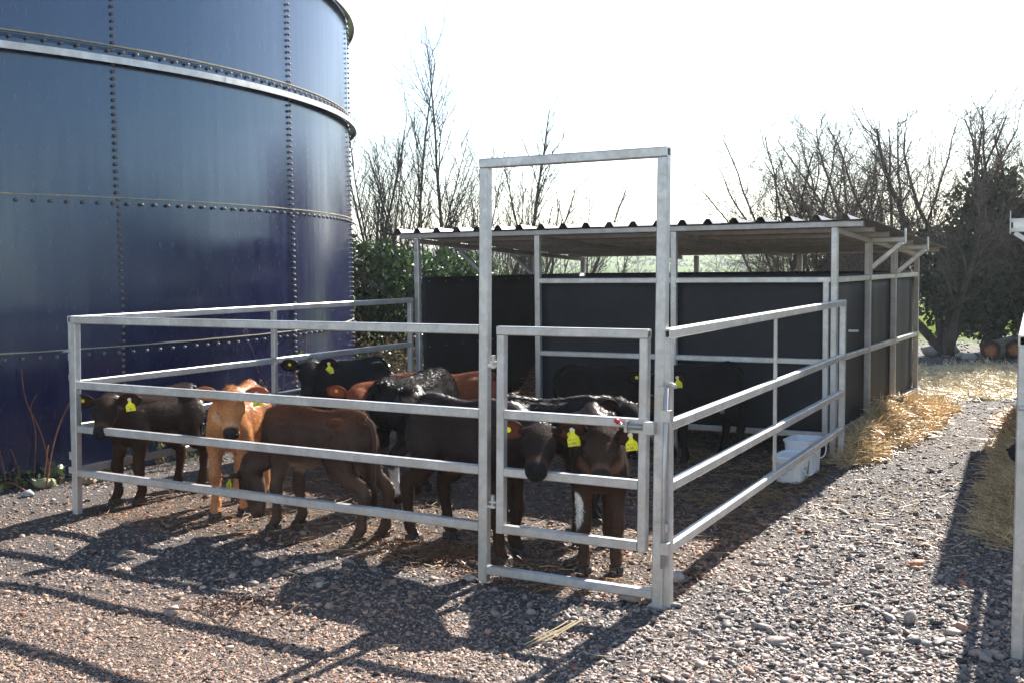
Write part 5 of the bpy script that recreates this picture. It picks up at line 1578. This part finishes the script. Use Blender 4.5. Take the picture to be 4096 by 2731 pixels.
# ================================================================== LOGS, TUBS
def log(x, y, r, L, az, label, seed):
    d = np.array([math.cos(R(az)), math.sin(R(az)), .0]); s = np.array([-d[1], d[0], 0]); o = np.array([x, y, gz(x, y) + r * .93])
    t = thing('log', label, 'log', (x, y, gz(x, y)), 'cut logs by the trees')
    rg_ = np.random.default_rng(seed); n = 22; mb = MB(); vs = []; cs = []
    for i in range(9):
        for k in range(n):
            a = 2 * PI * k / n; rr = r * (1 + .05 * math.sin(3 * a + seed) + .03 * rg_.normal()) * (1 - .03 * i / 8)
            vs.append(o + d * L * i / 8 + (s * math.cos(a) + UP * math.sin(a)) * rr); cs.append(tuple(np.array([.15, .135, .10]) * rg_.uniform(.6, 1.4)))
    mb.v = [tuple(q) for q in vs]; mb.c = cs; mb.f = [(i * n + k, i * n + (k + 1) % n, i * n + n + (k + 1) % n, i * n + n + k) for i in range(8) for k in range(n)]
    mb.build('bark', M['bark'], t, True)
    for e, sg in ((0, -1), (L, 1)):
        mb = MB(); rings = [0, .25, .45, .56, .62, .8, .97]; cl = [(.42, .17, .075), (.40, .16, .07), (.36, .135, .06), (.30, .11, .05), (.085, .04, .03), (.06, .032, .026), (.05, .03, .024)]
        vs = [o + d * (e + sg * .006)]; cs = [cl[0]]
        for q, rr in enumerate(rings[1:]):
            for k in range(n):
                a = 2 * PI * k / n; jj = r * rr * (1 + .05 * math.sin(3 * a + seed) + (.05 * rg_.normal() if 0 < q < 4 else 0)); vs.append(o + d * (e + sg * .004) + (s * math.cos(a) + UP * math.sin(a)) * jj); cs.append(tuple(np.array(cl[q + 1]) * rg_.uniform(.85, 1.15)))
        f = [(0, 1 + k, 1 + (k + 1) % n) for k in range(n)] + [(1 + q * n + k, 1 + (q + 1) * n + k, 1 + (q + 1) * n + (k + 1) % n, 1 + q * n + (k + 1) % n) for q in range(5) for k in range(n)]
        mb.v = [tuple(q) for q in vs]; mb.c = cs; mb.f = f; mb.build('cut_end', M['bark'], t)
log(7.45, 17.2, .155, 2.6, 52, 'thick cut log with an orange heartwood end, left of the pair', 1)
log(7.84, 17.25, .155, 2.4, 50, 'thick cut log with an orange heartwood end, right of the pair', 2)
log(8.1, 18.9, .12, 2.2, 35, 'thinner grey log lying behind the pair of thick logs', 3)

def tub(x, y, az, label, lid, wdt=.30, dep=.20, hgt=.225, prn=True):
    f = np.array([math.cos(R(az)), math.sin(R(az)), 0]); s = np.array([-f[1], f[0], 0]); o = np.array([x, y, .02])   # f: along the long side
    t = thing('plastic_tub', label, 'tub', (x, y, 0), 'white tubs in the pen corner')
    def rr(hx, hy, c, z, n=5):
        out = []
        for sx, sy, a0 in ((1, 1, 0), (-1, 1, 90), (-1, -1, 180), (1, -1, 270)):
            for i in range(n + 1):
                a = R(a0 + 90 * i / n); out.append(o + f * (sx * (hx - c) + c * math.cos(a)) + s * (sy * (hy - c) + c * math.sin(a)) + UP * z)
        return out
    def shell(rings):
        m = MB(); n = len(rings[0]); vs = [p for r_ in rings for p in r_]
        m.add(vs, [(i * n + k, i * n + (k + 1) % n, i * n + n + (k + 1) % n, i * n + n + k) for i in range(len(rings) - 1) for k in range(n)]); return m, n, len(vs)
    hx, hy = wdt / 2, dep / 2
    m, n, nv = shell([rr(hx * .87, hy * .84, .04, .004), rr(hx * .88, hy * .85, .045, 0.0), rr(hx * .90, hy * .87, .05, .01), rr(hx, hy, .055, hgt), rr(hx + .008, hy + .008, .06, hgt - .004), rr(hx + .009, hy + .009, .06, hgt + .010), rr(hx - .003, hy - .003, .055, hgt + .010), rr(hx * .97, hy * .96, .05, hgt - .02), rr(hx * .87, hy * .83, .04, .012)])
    m.f.append(tuple(range(nv - n, nv)))
    m.f.append(tuple(reversed(range(n))))
    m.build('tub_body', M['white_plastic'], t, False)
    if lid:
        m, n, nv = shell([rr(hx + .016, hy + .016, .065, hgt - .022), rr(hx + .018, hy + .018, .065, hgt + .012), rr(hx + .012, hy + .012, .06, hgt + .020), rr(hx - .006, hy - .006, .05, hgt + .020), rr(hx - .012, hy - .012, .05, hgt + .013)])
        m.f.append(tuple(range(nv - n, nv))); m.build('lid', M['white_plastic'], t)
    # handle hanging down the long side facing the camera and path
    hp2 = [o + f * (-hx - .004) + UP * (hgt - .05) - s * .0]
    pts = []
    for i in range(15):
        a = PI * i / 14
        pts.append(o + f * (hx + .014 - .0 * i) + s * (-math.cos(a) * (hy + .004)) + UP * (hgt - .035 - .085 * math.sin(a)) + f * (.022 * math.sin(a)))
    m = MB(); m.tube(pts, .0052, 8); m.build('handle', M['white_plastic'], t, True)
    if prn:
        # printed label on the end face (f side) and lines of small print on the long side
        def face(u, z, nrm, along, half, pat, name, mat):
            m = MB()
            for poly in pat:
                k = lambda zz: (.90 + .10 * zz / hgt)
                m.add([o + nrm * (half * k(zz) + .0022) + along * (uu * k(zz)) + UP * zz for uu, zz in poly], [tuple(range(len(poly)))])
            m.build(name, mat, t)
        face(0, 0, f, s, hx, [[(.0, .012), (.035, .035), (.065, .075), (.072, .125), (.10, .13), (.102, .08), (.085, .04), (.05, .012)], [(-.075, .075), (-.068, .075), (-.062, .105), (-.069, .105)]], 'printed_label', M['green_print'])
        face(0, 0, f, s, hx, [[(.06, .012), (.095, .038), (.108, .07), (.11, .02)]], 'printed_label', M['yellow_print'])
        lt = MB(); tv, tf = text_mesh('Ovibsal', .028)
        k = .90 + .10 * .135 / hgt
        lt.add([o + f * (hx * (.90 + .10 * (.09 + p[1]) / hgt) + .0024) + s * (p[0] - .010) + UP * (.09 + p[1]) for p in tv], tf); lt.build('printed_name', M['dark_print'], t)
        rg_ = random.Random(3); pat = []
        for (zz, u0, u1) in ((.125, .02, .06), (.115, .035, .06), (.098, .0, .05), (.09, -.02, .03), (.07, -.06, .0), (.063, -.055, .005), (.056, -.06, -.01), (.05, -.055, -.02), (.035, -.07, -.055), (.028, -.07, -.05)):
            u = u0
            while u < u1:
                w_ = rg_.uniform(.004, .010); pat.append([(u, zz), (u + w_, zz), (u + w_, zz + .004), (u, zz + .004)]); u += w_ + .0025
        face(0, 0, -s, f, hy, pat, 'small_print', M['grey_print'])
    return t
tub(1.964, 7.73, -30, 'white lidded plastic tub with green print, nearest the rails', True, .19, .30, .165, True)
tub(2.115, 8.02, -32, 'white open plastic tub just behind the lidded one', False, .21, .30, .24, False)

# ================================================================== HAZE over the fields
m = bpy.data.materials.new('haze_air'); m.use_nodes = True
t_ = m.node_tree; t_.nodes.remove(t_.nodes['Principled BSDF'])
pv = t_.nodes.new('ShaderNodeVolumePrincipled')
pv.inputs['Color'].default_value = (0.86, 0.93, 1.0, 1)
pv.inputs['Density'].default_value = 0.0006
pv.inputs['Anisotropy'].default_value = 0.35
t_.links.new(pv.outputs[0], t_.nodes['Material Output'].inputs['Volume'])
hb = MB(); hb.box((0, 830, 14.5), (1, 0, 0), (0, 1, 0), (0, 0, 1), 1640, 950, 18)
hz = hb.build('haze', m); tag(hz, 'thin pale air hanging over the fields', 'haze', None, 'stuff')
